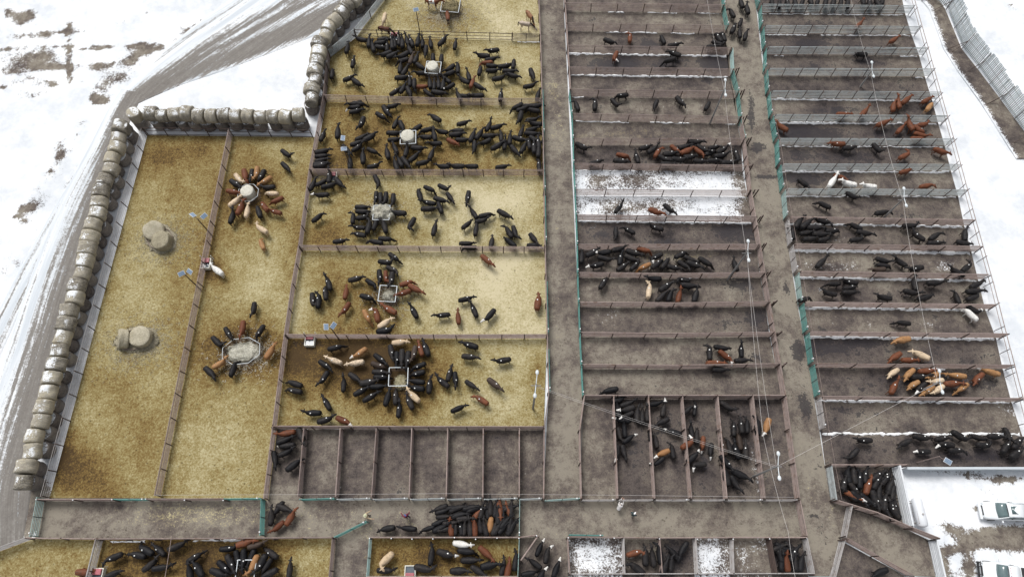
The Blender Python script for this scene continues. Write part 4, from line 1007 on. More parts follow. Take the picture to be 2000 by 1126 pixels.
loose_hay(272, 672, 4.2, 3.2, 3000, "loose grey hay strewn round the double hay heap", M_GREYHAY)
loose_hay(480, 692, 3.2, 2.4, 1500, "loose pale hay strewn round the eight-sided feeder", M_PALEHAY)
loose_hay(745, 415, 2.6, 2.2, 900, "loose white hay dropped round the overflowing feeder", M_PALEHAY)
loose_hay(762, 578, 2.6, 2.6, 1100, "loose pale hay pulled from the torn bale", M_PALEHAY)
loose_hay(872, 30, 5.0, 3.6, 3200, "loose grey hay strewn below the horse pen's feeder", M_GREYHAY)

# ------------------------------------------------------------------ waterers with red floats
def waterer(px, py, label, ang=0.0):
    p = at(px, py, .5); p.z = 0
    root = empty("water_trough", p, label, "water trough", "water troughs with red covers", ang)
    tub = bmesh.new()
    def bx(cx, cy, cz, sx, sy, sz):
        r_ = bmesh.ops.create_cube(tub, size=1)
        for v in r_["verts"]: v.co = Vector((v.co.x * sx + cx, v.co.y * sy + cy, v.co.z * sz + cz))
    bx(-.5, 0, .3, .08, 1.3, .6); bx(.5, 0, .3, .08, 1.3, .6); bx(0, -.61, .3, .92, .08, .6); bx(0, .61, .3, .92, .08, .6); bx(0, 0, .1, .92, 1.14, .1)
    me = bpy.data.meshes.new("tub"); tub.to_mesh(me); tub.free(); me.materials.append(M_TUB)
    link("tub", me, None, root)
    link("water", box_me("water", .9, 1.12, .04, M_WATER, 0, .45), None, root)
    link("red_cover", box_me("red_cover", .86, .55, .18, M_PINK, .05, .68), None, root, (0, .3, 0))
    for s in (-1, 1): rod("guard_rail", (s * .62, .75, 0), (s * .62, .75, 1.0), .04, M_LAMP, root)
    return root
waterer(770, 72, "red covered water trough in the fence by the crowd of black cattle")
waterer(649, 345, "red covered water trough below the darkest straw pen")
waterer(605, 664, "pink covered water trough above the lowest straw pen")
waterer(402, 514, "pink covered water trough where the white cow drinks")
waterer(801, 1117, "red covered water trough at the lower edge under the cream cow", 3.14)
waterer(190, 1122, "white water trough at the fence between the lower straw pens")

# ------------------------------------------------------------------ lamps, solar poles, wires
def street_light(base, top, label):
    b = at(*base)
    # height follows from how far the top stands from the foot
    best = min((abs(to_px(b.x, b.y, h)[0] - top[0]) + abs(to_px(b.x, b.y, h)[1] - top[1]), h) for h in np.arange(3, 12, .1))[1]
    root = empty("street_light", b, label, "street light", "double street lights")
    me = cyl_me("pole", .12, .07, best, M_POLE, 10); link("pole", me, None, root)
    for s, nm in ((1, 0), (-1, 1)):
        a = Vector((0, 0, best - .1)); e = Vector((s * .12, s * 1.0, best + .15))
        rod("arm", a, e, .04, M_LAMP, root)
        hd = bmesh.new(); bmesh.ops.create_uvsphere(hd, u_segments=12, v_segments=8, radius=.5)
        for v in hd.verts: v.co = Vector((v.co.x * .34, v.co.y * .5, v.co.z * .26))
        m2 = bpy.data.meshes.new("lamp_head"); hd.to_mesh(m2); hd.free(); m2.materials.append(M_LAMP)
        link("lamp_head", m2, None, root, e + Vector((0, s * .12, -.02)))
    rod("crossarm", (-.5, 0, best - .5), (.5, 0, best - .5), .04, M_POLE, root)
    return Vector((b.x, b.y, best))
T1 = street_light((1680, 170), (1704, 137), "double street light in the upper far pens")
T2 = street_light((1724, 427), (1766, 380), "double street light by the three white cattle in the far pens")
T3 = street_light((1793, 765), (1836, 678), "double street light over the tan cattle in the far pens")
T4 = street_light((1420, 547), (1455, 490), "double street light in the middle pens by the bunched black cattle")
T5 = street_light((1386, 242), (1425, 172), "double street light in the upper middle pens by the crooked alley")
T6 = street_light((1471, 930), (1520, 905), "double street light by the six cells where the wires meet")
T7 = street_light((1041, 798), (1051, 750), "double street light at the lowest straw pen's edge on the long alley")

def solar_pole(base, h, label, panels, post=M_RUSTD):
    b = at(*base)
    root = empty("solar_lamp", b, label, "solar lamp", "solar lamps on poles")
    me = cyl_me("pole", .07, .05, h, post, 8); link("pole", me, None, root)
    for dx, dy, dz, yaw, tilt in panels:
        fr = link("panel_frame", box_me("panel_frame", .72, .5, .04, M_SOLARF, .008), None, root, (dx, dy, h + dz), (tilt, 0, yaw))
        cl = link("solar_cells", box_me("solar_cells", .65, .43, .012, M_SOLAR), None, fr, (0, 0, .027))
        rod("bracket", (0, 0, h - .15), (dx, dy, h + dz - .03), .025, post, root)
    return root
solar_pole((415, 461), 4.3, "solar lamp with two spread blue panels over the first long pen, upper of two", [(-.55, .45, .1, .9 + 1.57, .5), (.75, .3, .1, -.7 + 1.57, .5)])
solar_pole((393, 566), 4.3, "solar lamp with two blue panels over the first long pen, lower of two", [(-.35, .1, .1, .5, .5), (.5, .35, .1, -.6, .5)])
solar_pole((662, 662), 4.0, "solar lamp with two close panels by the pink water trough", [(-.42, 0, .1, .15 + 1.57, .4), (.35, .15, .12, -.5 + 1.57, .5)])
solar_pole((686, 328), 4.0, "solar lamp with pale panels over the darkest straw pen's corner", [(0, .05, .1, .1, .2), (0, .95, 1.0, 1.57, .2)])
solar_pole((821, 70), 4.6, "solar lamp on a thin pole over the horse pen fence", [(0, 0, .1, .3, .4)])
solar_pole((1790, 903), 4.2, "solar lamp leaning over the lowest far pen by the white barrier", [(.7, -.5, .0, -.6, .2)], M_RUST)

def wire(label, pts, sag=.4, r=.013, mat=None):
    P = []
    for a, b in zip(pts, pts[1:]):
        for i in range(9):
            t = i / 9; P.append(a + (b - a) * t - Vector((0, 0, sag * 4 * t * (1 - t))))
    P.append(pts[-1])
    V, F = [], []
    for i, p in enumerate(P):
        d = (P[min(i + 1, len(P) - 1)] - P[max(i - 1, 0)]).normalized(); s = d.cross(Vector((0, 0, 1))).normalized(); u = s.cross(d)
        for k in range(4):
            a = math.pi / 2 * k; V.append(p + (s * math.cos(a) + u * math.sin(a)) * r)
    for i in range(len(P) - 1):
        for k in range(4): F.append((i * 4 + k, i * 4 + (k + 1) % 4, i * 4 + 4 + (k + 1) % 4, i * 4 + 4 + k))
    o = link("overhead_wire", mesh("overhead_wire", V, F), mat or M_WIRE)
    return tag(o, label, "wire", "overhead wires")
up = lambda v, dz: v + Vector((0, 0, dz))
wire("overhead wire running over the far pens from lamp to lamp, ending above the tan cattle", [at(1655, -40, 7), up(T1, -.4), up(T2, -.4), up(T3, -.4)])
wire("overhead wire crossing the crooked alley to the lamp where the wires meet", [up(T3, -.4), up(T6, -.4)])
wire("reddish overhead wire along the crooked alley ending at the holding pen", [at(1462, -40, 6), at(1525, 282, 5.5), at(1576, 579, 4.5), at(1644, 974, 3)], .2, .016, M_RUST)
wire("overhead wire over the middle pens ending above the six cells", [at(1375, -40, 7.5), up(T5, -.4), up(T4, -.5), up(T6, -.5)], .3)
wire("overhead wire along the middle pens' end of the cells", [up(T4, -.3), at(1490, 846, 6.5), at(1540, 1040, 6.5), at(1565, 1180, 6.5)], .3)
wire("upper of the two wires from the straw pens' lamp to the wire hub", [up(T7, -.5), up(T6, -.2)], .3, .010)
wire("lower of the two wires from the straw pens' lamp to the wire hub", [up(T7, -1.0), up(T6, -.7)], .45, .010)
wire("thin cable strung over the gates of the narrow cells", [at(300, 966, 2.2), at(530, 965, 2.2), at(870, 963, 2.2), at(1200, 966, 2.2), at(1550, 970, 2.2)], .05, .011)
wire("reddish service wire dropping into the lower straw pen", [at(335, 1046, 1.6), at(322, 1127, 6.0)], .02, .03, M_RUST)

# ------------------------------------------------------------------ animals: one continuous skin each
def loft(bm, rings, seg=10):
    """rings: (centre, half width, half height); closed tube through them"""
    C = [Vector(r[0]) for r in rings]; prev = None; first = None
    for i, (c, w, h) in enumerate(rings):
        t = (C[min(i + 1, len(C) - 1)] - C[max(i - 1, 0)]).normalized()
        upv = Vector((0, 0, 1)) if abs(t.z) < .93 else Vector((1, 0, 0))
        s = upv.cross(t).normalized(); u = t.cross(s).normalized()
        ring = [bm.verts.new(C[i] + s * (w * math.cos(2 * math.pi * k / seg)) + u * (h * math.sin(2 * math.pi * k / seg))) for k in range(seg)]
        if prev:
            for k in range(seg): bm.faces.new((prev[k], prev[(k + 1) % seg], ring[(k + 1) % seg], ring[k]))
        else: first = ring
        prev = ring
    bm.faces.new(first[::-1]); bm.faces.new(prev)
def skin(name, bm, voxel, target, smooth=4):
    bmesh.ops.recalc_face_normals(bm, faces=bm.faces[:])
    me = bpy.data.meshes.new(name); bm.to_mesh(me); bm.free()
    o = bpy.data.objects.new(name, me); COL.objects.link(o)
    r = o.modifiers.new("r", 'REMESH'); r.mode = 'VOXEL'; r.voxel_size = voxel
    s = o.modifiers.new("s", 'SMOOTH'); s.iterations = smooth; s.factor = .5
    d = o.modifiers.new("d", 'DECIMATE'); d.ratio = 1.0
    dg = bpy.context.evaluated_depsgraph_get(); n = len(o.evaluated_get(dg).data.polygons)
    d.ratio = min(1.0, target / max(1, n * 2))
    bpy.context.view_layer.update()
    dg = bpy.context.evaluated_depsgraph_get()
    out = bpy.data.meshes.new_from_object(o.evaluated_get(dg))
    out.name = name
    out.polygons.foreach_set("use_smooth", [True] * len(out.polygons)); out.update()
    bpy.data.objects.remove(o); bpy.data.meshes.remove(me)
    return out

def beast(name, turn=0.0, pitch=0.0, horse=False, lying=False, stride=0.0, seedw=1.0):
    """standing animal facing +x, feet at z 0. turn: head swung to its side, pitch: head raised (+) or lowered (-)"""
    bm = bmesh.new(); W = seedw
    lift = .30 if horse else 0.0
    slim = .82 if horse else 1.0
    dz = lift - (.50 if lying else 0)
    T = [(-.89, 1.07, .15, .17), (-.84, 1.05, .235, .27), (-.68, 1.04, .275, .315), (-.45, 1.02, .29, .335), (-.2, .98, .325, .365), (.05, .96, .335, .38), (.28, .975, .30, .385), (.48, 1.0, .265, .365), (.64, 1.03, .22, .32), (.76, 1.06, .17, .26)]
    loft(bm, [((x, 0, z + dz), w * W * slim * 1.08, h * (.86 if horse else 1)) for x, z, w, h in T], 14)
    # shoulder blades, hip bones
    for s in (-1, 1):
        loft(bm, [((-.62, s * .17, 1.12 + dz), .07, .10), ((-.50, s * .20, 1.22 + dz), .09, .09), ((-.40, s * .17, 1.14 + dz), .06, .08)], 8)
        loft(bm, [((.36, s * .16, 1.0 + dz), .10, .16), ((.46, s * .17, 1.16 + dz), .08, .1), ((.54, s * .12, 1.1 + dz), .05, .08)], 8)
    # neck and head
    nl = .62 if horse else .40
    base = Vector((.62, 0, 1.14 + dz))
    ct, st = math.cos(turn), math.sin(turn)
    def R(f, z): return Vector((base.x + f * ct, f * st, base.z + z))
    def Rh(f, z, ex=1.35): return Vector((base.x + f * math.cos(turn * ex), f * math.sin(turn * ex), base.z + z))
    p1 = R(nl * .5, pitch * nl * .5 + (.10 if horse else .02)); p2 = Rh(nl, pitch * nl * 1.05 + (.16 if horse else .05), 1.2)
    loft(bm, [((base.x - .12, 0, base.z - .02), .18 * slim, .26), (R(.10, pitch * .10), .17 * slim, .23), (p1, .14 * slim, .18), (p2, .12 * slim, .145)], 10)
    hl = .58 if horse else .50
    hp = -.62 + pitch * .45 if pitch > -.6 else -.75
    hd = Vector((math.cos(turn * 1.5) * math.cos(hp), math.sin(turn * 1.5) * math.cos(hp), math.sin(hp)))
    pol = p2 + Vector((0, 0, .03)); muz = pol + hd * hl
    loft(bm, [(pol - hd * .08, .09, .08), (pol, .135, .13), (pol + hd * hl * .35, .135, .125), (pol + hd * hl * .7, .10, .10), (muz - hd * .03, .095, .08), (muz, .07, .06)], 10)
    side = Vector((-math.sin(turn * 1.5), math.cos(turn * 1.5), 0))
    for s in (-1, 1):
        if horse: loft(bm, [(pol + side * s * .06 + Vector((0, 0, .08)), .035, .035), (pol + side * s * .075 + Vector((0, 0, .19)), .028, .03), (pol + side * s * .08 + Vector((0, 0, .25)), .012, .012)], 6)
        else: loft(bm, [(pol + side * s * .08, .055, .06), (pol + side * s * .20 + Vector((0, 0, .03)), .055, .075), (pol + side * s * .31 + Vector((0, 0, .015)), .035, .045)], 6)
    # legs
    if not lying:
        k = (1.0 if not horse else 1.32)
        for s in (-1, 1):
            a = stride * s; y = .165 * slim
            loft(bm, [((.40, s * y, .86 * k), .10, .14), ((.42 + a * .4, s * y, .66 * k), .075, .09), ((.43 + a, s * y, .42 * k), .052, .056), ((.43 + a * 1.2, s * y, .36 * k), .055, .058), ((.42 + a * 1.3, s * y, .14 * k), .04, .042), ((.44 + a * 1.4, s * y, .06), .052, .058), ((.46 + a * 1.4, s * y, 0.0), .055, .065)], 8)
            a = -stride * s; y = .175 * slim
            loft(bm, [((-.56, s * y * .9, .98 * k), .11, .20), ((-.50 + a * .3, s * y, .76 * k), .10, .155), ((-.47 + a * .6, s * y, .62 * k), .075, .10), ((-.62 + a * .8, s * y, .46 * k), .05, .065), ((-.68 + a, s * y, .40 * k), .048, .058), ((-.645 + a * 1.1, s * y, .14 * k), .038, .042), ((-.63 + a * 1.2, s * y, .06), .05, .058), ((-.61 + a * 1.2, s * y, 0.0), .055, .065)], 8)
    else:
        for s in (-1, 1):
            loft(bm, [((.36, s * .2, .34), .09, .11), ((.58, s * .22, .14), .07, .08), ((.40, s * .26, .07), .05, .05), ((.22, s * .26, .05), .05, .05)], 8)
            loft(bm, [((-.5, s * .2, .42), .12, .18), ((-.28, s * .33, .2), .10, .12), ((-.5, s * .38, .08), .06, .06), ((-.30, s * .42, .05), .05, .05)], 8)
    # tail
    if horse:
        loft(bm, [((-.84, 0, 1.20 + dz), .06, .06), ((-1.0, .02, 1.05 + dz), .09, .09), ((-1.05, .03, .7 + dz), .10, .09), ((-1.02, .03, .42 + dz), .05, .05)], 8)
    else:
        loft(bm, [((-.84, 0, 1.20 + dz), .05, .04), ((-.925, .01, 1.06 + dz), .04, .036), ((-.92, .02, .78 + dz * .9), .032, .032), ((-.90, .03, max(.12, .55 + dz)), .05, .05), ((-.89, .03, max(.06, .38 + dz)), .035, .035)], 8)
    me = skin(name, bm, .032, 1700, 2)
    # white face and (horses) mane: faces near the head line or the crest
    def seg_d(p, a, b):
        t = max(0, min(1, (p - a).dot(b - a) / (b - a).length_squared)); return (p - (a + (b - a) * t)).length
    face = [seg_d(Vector(f.center), pol + hd * .06, muz) < .20 and (Vector(f.center) - pol).dot(hd) > -.06 for f in me.polygons]
    crest = [horse and (seg_d(Vector(f.center), base + Vector((0, 0, .2)), pol + Vector((0, 0, .08))) < .11 or f.center.x < -.88) for f in me.polygons]
    bvh = BVHTree.FromPolygons([v.co.copy() for v in me.vertices], [tuple(p.vertices) for p in me.polygons])
    return dict(me=me, face=face, crest=crest, bvh=bvh)
VAR = {
    'level': beast("cow", 0, .05), 'ahead': beast("cow", -.22, .4, seedw=1.06, stride=.06), 'low': beast("cow", .3, -.7, seedw=.94), 'back': beast("cow", 1.0, .1, stride=-.03), 'up': beast("cow", .12, .75, stride=.04), 'left': beast("cow", .55, .15, stride=-.05), 'right': beast("cow", -.55, .15, stride=.05),
    'graze': beast("cow", .1, -1.5), 'grazel': beast("cow", -.35, -1.4, stride=.08), 'walk': beast("cow", -.1, .25, stride=.13), 'broad': beast("cow", .2, -.2, seedw=1.1), 'lie': beast("cow", .35, .1, lying=True)}
def colour_mesh(v, body, face=None, mane=None, cache={}):
    key = (v, body, face, mane)
    if key not in cache:
        me = VAR[v]['me'].copy(); me.materials.clear(); me.materials.append(HIDE[body])
        if face:
            me.materials.append(HIDE[face])
            for p, f in zip(me.polygons, VAR[v]['face']): p.material_index = 1 if f else 0
        if mane:
            me.materials.append(HIDE[mane])
            for p, f in zip(me.polygons, VAR[v]['crest']):
                if f: p.material_index = len(me.materials) - 1
        cache[key] = me
    return cache[key]

# herd as read off the photograph: pen -> tile -> "x,y,heading,colour" (tile pixels x4, heading: 0 right, 90 away)
TILE = lambda t: (int(t[0]) * 500, (0, 282, 564, 844)[int(t[1])])
HERD = {
 'P2': {'10': "845,305,165,K 912,325,88,K 940,345,95,K 970,345,5,K 1005,318,10,K 1035,345,90,K 1060,335,92,K 1085,330,86,K 1112,325,95,K 1132,318,90,K 1153,312,100,K 1180,328,110,K 985,372,0,K 715,370,75,K 1255,315,75,K 1303,325,88,K 1360,330,100,K 1462,318,50,K 1555,340,80,K 1318,405,265,K 1835,395,190,K 760,480,75,K 1003,425,200,K 1068,420,30,K 1190,400,120,K 1150,440,200,K 1140,472,195,K 1205,440,60,D 1258,455,75,K 1285,520,330,K 1275,570,180,K 1135,525,80,K 1160,552,60,K 1155,600,0,KF 1185,640,90,K 1250,670,270,K 1305,670,0,R 1380,465,270,K 1443,475,262,K 1505,540,215,K 1490,585,200,K 1465,620,140,K 1368,645,95,K 1395,650,92,K 1420,650,90,K 1443,640,88,K 1570,525,85,K 1500,680,210,KF 1115,715,30,K 1150,680,60,K 1195,705,290,K 1355,730,320,K 1430,730,345,K 1575,780,120,K 1650,775,0,K 1702,788,180,K 1618,620,150,K 1670,590,110,K 1690,635,70,R 1730,680,325,K 1765,455,180,K 1785,478,180,R 1840,470,5,K 1855,497,0,K 1748,540,75,K 1855,550,0,K 1960,515,5,K 1905,610,5,K 1985,570,0,K 595,565,88,K 735,605,20,K 795,650,330,K 1910,740,85,K",
        '20': "5,490,80,K 20,580,350,K 160,590,300,K 148,668,5,K 205,735,80,K"},
 'P3': {'10': "765,805,190,K 750,835,190,KF 790,865,10,K 820,770,0,K 1060,828,10,K 1040,870,300,K 985,910,330,K 1105,955,60,K 1390,915,150,K 1625,955,10,K 820,970,250,K 640,1025,85,K 525,1050,60,K 890,1060,30,K 845,1085,20,K 800,1108,20,K 1820,975,60,K 1890,985,15,K 1085,1040,0,K 1090,1085,0,K 1130,990,300,K 1240,1005,215,K 1320,1020,190,K 1430,1025,175,K 1375,1060,100,K 1385,1100,180,K 1325,1065,180,K 1555,1018,180,K 1575,1050,0,K 1545,1105,330,R 1620,1095,0,K 1700,1060,60,K 1745,1040,60,K 1830,1075,0,K 1925,1060,90,K 1930,1105,80,K 1780,1098,200,K 1980,1080,90,K",
        '20': "40,840,200,K 95,840,20,K 150,845,170,K 190,835,10,K 125,810,0,K 60,925,260,K 170,930,0,K 170,965,180,K 165,1015,10,K 75,1020,60,K 165,1060,0,K 190,1080,330,K 35,1085,340,K 125,1100,100,K 205,1110,90,K",
        '11': "530,65,10,K 525,95,5,K 520,120,10,K 517,147,8,K 515,175,12,K 722,45,320,K 735,140,85,K 790,15,30,K 835,95,92,K 920,55,345,K 1023,60,100,K 1080,20,110,K 1165,55,70,K 1135,115,120,K 1165,145,310,K 1100,150,110,K 1225,105,45,K 1315,140,10,K 1370,70,70,K 930,165,15,K 1455,180,180,K 1560,186,180,K 1650,188,180,K 1930,172,10,K 1695,25,260,K 1925,10,30,K 1275,30,0,K",
        '21': "45,50,310,K 110,20,60,K 205,40,90,K 215,155,90,K 180,20,85,K"},
 'P4': {'11': "468,310,60,K 535,285,25,K 578,312,10,K 655,305,310,K 500,395,185,KF 490,560,40,K 950,295,300,K 545,255,85,K 937,420,268,K 970,430,272,K 1008,430,270,K 1068,440,265,K 840,490,350,K 845,527,0,K 845,567,10,K 760,560,85,K 880,635,80,K 935,610,70,K 1000,630,110,K 1100,535,180,K 790,645,170,K 795,695,170,K 665,750,10,K 925,745,178,K 1020,750,0,K 1275,385,105,K 1365,350,340,K 1475,340,340,K 1335,450,165,K 1360,503,0,K 1450,435,340,K 1425,480,110,K 1520,420,310,K 1650,425,250,K 1205,630,235,K 1395,650,80,K 1705,525,115,K 1790,552,10,K 1770,587,10,K 1655,615,45,K 1718,650,80,K 1945,550,335,K 1980,670,120,K 1840,750,80,K 1970,755,140,K 1655,772,0,K 1655,803,180,K",
        '21': "10,700,290,K 175,745,320,K 185,782,0,K"},
 'P5': {'11': "1085,885,325,K 1025,925,350,K 1070,980,335,K 790,1045,10,K 965,1040,275,K 1012,1045,270,R 1060,1055,262,K 910,1085,330,K 545,1080,110,K 1810,910,325,R 1195,1095,20,R",
        '12': "445,100,272,K 490,80,78,K 560,15,95,K 703,15,80,R 690,165,235,R 880,70,340,K 1225,165,112,K 1145,25,200,R 1245,0,330,R 940,190,102,RF 1030,155,140,R 870,225,305,T 1015,260,25,C 1020,325,10,K 1440,205,185,K 1575,210,100,R 1650,75,20,K 1695,155,110,K 1815,215,230,KF", '22': "205,95,80,R"},
 'P6': {'12': "635,455,15,K 600,555,160,C 800,505,212,TF 765,580,195,C 550,600,330,K 520,705,232,K 685,730,85,K 780,695,325,K 290,735,165,K 285,790,170,K 545,880,118,K 430,965,178,K 555,1015,20,K 695,1032,335,RF 1130,415,10,C 1265,460,97,R 1315,455,107,K 1655,435,160,K 1680,530,350,K 1910,560,190,K 1515,650,75,K 1553,715,275,K 1445,715,140,K 1355,740,82,K 1690,755,320,K 1870,750,325,D 1745,855,150,R 1590,925,20,K 1065,500,275,K 980,555,320,K 1097,555,270,K 1143,552,268,K 1190,560,262,K 1228,505,255,D 1255,605,200,K 1245,660,185,K 1240,720,180,K 1240,770,168,K 970,610,340,D 980,655,355,K 985,695,0,K 960,735,5,K 905,735,10,K 830,790,28,K 905,835,28,K 1030,835,78,K 1092,830,87,K 1195,865,125,K 1215,830,140,C 1115,925,80,K"},
 'PB': {'01': "1868,278,305,C 1850,315,335,K 1830,372,355,R 1845,440,30,C 1825,555,75,K 1870,490,55,R 1930,510,82,C 1915,255,285,R 1960,250,268,K 1685,975,140,W", '11': "8,235,255,T 38,260,238,K 62,288,215,T 82,335,190,K 108,380,178,C 150,440,205,R 60,475,130,R 20,515,100,K 140,520,170,R 245,80,325,K 240,180,320,K 35,655,150,C 40,765,105,T", 
        '02': "1975,165,262,K 1785,355,300,K 1705,425,310,K 1890,320,268,R 1725,575,30,T 1650,660,325,K 1825,610,78,K", '12': "22,345,240,K 120,480,60,T"},
 'CELL1': {'13': "225,15,190,R 360,40,285,K 240,65,20,K 225,110,190,KF 245,135,15,K 150,220,280,K 305,245,35,K"},
 'ALY': {'13': "178,512,235,K 230,575,340,K 120,640,85,K 275,648,60,R 155,745,215,R 1435,590,200,K 1490,620,20,K 1500,665,5,K 1550,592,10,KF 1590,640,15,K 1600,570,15,K 1645,600,200,KF 1680,555,20,K 1740,545,10,K 1770,600,85,K 1805,595,88,K 1835,590,90,K 1865,595,92,K 1870,650,95,K 1905,660,100,K 1930,690,60,K 1950,560,5,K 1985,560,20,K 1600,720,90,K 1630,725,92,K 1660,722,88,K 1740,700,90,K 1770,720,95,K 1850,750,70,K 1890,765,60,K 1940,755,50,K 1975,690,80,K 1985,765,45,K 1572,745,88,K 1455,755,20,K 1500,760,200,K 1478,690,20,K 1005,778,180,K 1170,782,178,K 1340,775,200,K 1715,620,50,R 1698,735,92,R 1900,575,280,R 1965,600,115,R 1540,735,95,R 1815,748,260,T 1650,650,10,K 1540,680,10,K 1600,610,20,K", '23': "25,600,90,K 30,700,80,K 15,765,60,K 5,650,95,K"},
 'BL1': {'03': "870,980,207,K 1060,950,170,K 1125,910,148,K 1230,905,130,K 1395,880,30,K 1195,1030,45,K 1270,1040,10,K 895,1095,20,K 1530,965,30,K 1540,1050,115,K 1480,1085,95,K 1810,915,0,K 1930,885,12,R 1860,990,277,K 1905,993,268,K 1950,985,258,K 1800,1035,300,K 1765,1060,318,K 1720,1090,340,K 1985,1050,240,T", '13': "100,940,145,K 55,1055,232,K 85,1100,205,K 265,1050,75,K 20,1020,245,K 15,872,20,D"},
 'BL0': {'03': "660,1090,0,RL"},
 'BM': {'13': "1620,872,350,W 1000,1010,230,C 1025,1070,0,K 1370,945,87,K 1325,1060,345,K 1495,950,345,KF 1660,925,0,K 1685,995,0,K 1805,950,325,R 1830,1043,15,K 1755,1072,330,K 1600,1075,0,K 1930,1030,80,K 1975,1050,80,R", '23': "25,985,82,K"},
 'CALF': {'23': "220,890,60,KF 275,935,80,KF 165,1010,145,K 350,1050,65,KF 150,1095,10,K 230,1110,60,KF"},
 'SN2': {'23': "975,935,20,R 1040,950,92,K 1095,955,85,K 955,1045,150,K"},
 'SN3': {'23': "1185,950,97,K 1222,965,92,K 1252,930,130,K 1295,950,240,K 1210,1020,80,K"},
 'SN6': {'33': "60,860,20,K 120,860,340,K 185,875,320,K 60,950,95,K 100,980,90,K 155,1000,92,R 205,935,60,K 210,1015,95,K 248,1000,90,K 70,1040,80,K 130,920,20,K"},
 'CX2': {'22': "860,880,30,K 900,895,20,K 830,920,100,K 905,955,200,KF 880,980,200,KF 985,960,90,K 1012,970,92,K 1037,960,95,K 850,1020,175,KF 890,1080,95,K", '23': "850,30,280,K 825,165,268,KF 873,165,282,K 900,15,40,KF"},
 'CX3': {'22': "1130,890,20,K 1185,925,82,KF 1160,1040,200,K 1085,1115,90,K 1250,1110,170,KF", '23': "1120,50,100,K 1170,165,205,TF 1135,235,222,KF 1245,130,100,K"},
 'CX4': {'22': "1385,930,40,KF 1430,920,80,K 1415,1090,100,K", '23': "1385,85,30,RF 1490,95,270,RF 1425,10,90,K 1420,185,45,KF 1550,150,268,KF 1440,250,185,KF"},
 'CX5': {'22': "1690,925,325,K 1790,1050,85,K 1830,1050,95,K 1740,1080,90,K", '23': "1650,110,100,D 1690,90,110,K 1735,130,120,K 1770,60,95,D 1800,120,90,K 1690,240,310,K 1790,335,340,K 1690,330,100,K 1725,410,300,K"},
 'CX6': {'22': "1915,1060,95,K 1985,1080,262,TF"},
 'MA': {'20': "770,325,340,K 922,285,85,R 1170,300,110,K 1275,350,5,K 1595,305,120,K 1640,280,110,K 1620,340,340,K 1585,355,0,K"},
 'MB': {'20': "800,450,250,RF 1255,415,160,K 1215,475,200,K"},
 'MC': {'20': "500,815,105,K 648,810,90,K 845,745,180,K 810,810,310,K 1115,825,255,K 1320,800,310,K 1530,815,55,K"},
 'AL2': {'20': "1710,95,120,K 1785,170,70,K 1730,220,65,K 1775,250,95,K 1823,270,80,K 1815,65,100,K 1800,20,110,K"},
 'MD': {'21': "555,25,340,K 665,140,15,K 880,90,345,R 860,135,0,K 970,95,110,K 1050,20,10,K 1110,35,40,K 1160,65,55,R 1180,110,330,K 1240,75,10,K 1290,45,320,R 1370,45,20,R 1470,60,330,R 1400,95,0,K 1310,120,0,K 1500,35,330,K 1550,45,20,K 1590,20,10,K 1650,45,30,KF 1640,90,0,K 1590,115,0,K 1480,130,0,K 1700,145,0,K 1745,70,100,K 1360,12,10,K 1440,5,0,K 1220,140,0,K"},
 'ME': {'21': "840,485,50,K 1135,530,345,R 1235,510,325,K"},
 'MF': {'21': "810,700,260,K 900,660,145,K 1110,645,155,K"},
 'MG': {'21': "545,865,82,K 640,840,30,K 710,845,190,KF 740,890,340,K 645,945,190,KF 835,815,10,K 1045,825,350,R 850,880,75,K 960,850,345,K 940,890,340,K 870,945,40,K 970,935,40,K 1110,882,205,KF 1140,925,40,K 1210,920,60,K 1020,960,205,T 1335,865,30,K 1390,898,340,K 1360,935,330,K 1265,955,350,K 1430,940,345,K 1520,925,325,K 1735,925,110,K"},
 'MH': {'21': "720,1070,60,K 1095,1045,180,K 1320,1050,170,K 1215,1115,30,K 1390,1102,0,K 1070,1130,80,C", '22': "1165,40,40,K 1235,40,70,K 1305,45,80,R 1435,40,80,K"},
 'MI': {'22': "1540,495,95,K 1650,470,350,K 1675,525,320,RF 1595,565,0,R 1790,470,85,K 1805,550,0,K 1635,628,0,K"},
 'MJ': {'22': "750,795,190,K"},
 'RA': {'30': "30,14,80,K 90,14,92,K 150,16,88,K 210,14,90,K 270,14,85,K 330,16,92,K 390,14,90,K 450,16,88,K 510,14,92,K 570,16,90,K 620,16,86,K 740,14,92,K 790,14,90,K 850,16,88,K 890,12,92,K"},
 'RB': {'30': "715,190,40,R"}, 'RC': {'30': "990,305,35,R"}, 'RD': {'30': "715,420,178,K"},
 'RE': {'30': "980,820,88,R 1015,795,95,R 1085,775,30,R 1250,775,25,R 1265,825,45,T 755,870,50,R 600,895,0,R"},
 'RF': {'30': "95,985,150,R 905,960,20,R 1040,1000,45,R 1115,965,120,R 1210,980,10,R 1180,1015,330,R 1205,1055,345,R 1180,1073,0,R"},
 'RG': {'31': "535,8,180,R 640,15,10,K 860,40,315,K 1075,85,30,R 1360,60,345,R"},
 'RH': {'31': "1085,205,10,R 580,258,340,R 505,285,60,W 615,305,170,W 775,325,175,W 290,310,320,K 1245,322,10,R"},
 'RI': {'31': "670,405,330,K 425,465,150,K 900,530,10,K"},
 'RJ': {'31': "245,605,50,K 315,625,40,K 445,602,350,K 195,680,95,K 365,645,0,K 330,690,10,K 420,695,0,K 500,690,5,K 340,730,0,K 450,720,20,K 670,635,155,K 765,690,355,K 705,740,10,K 1120,635,0,K 1155,705,150,K 1310,715,40,K 1310,765,0,K 1535,700,95,K 1540,765,345,K"},
 'RK': {'31': "420,915,50,K 910,910,350,K 920,960,345,K 845,960,180,D 1020,910,150,K 1135,970,190,K 1460,980,160,K 1555,960,40,K"},
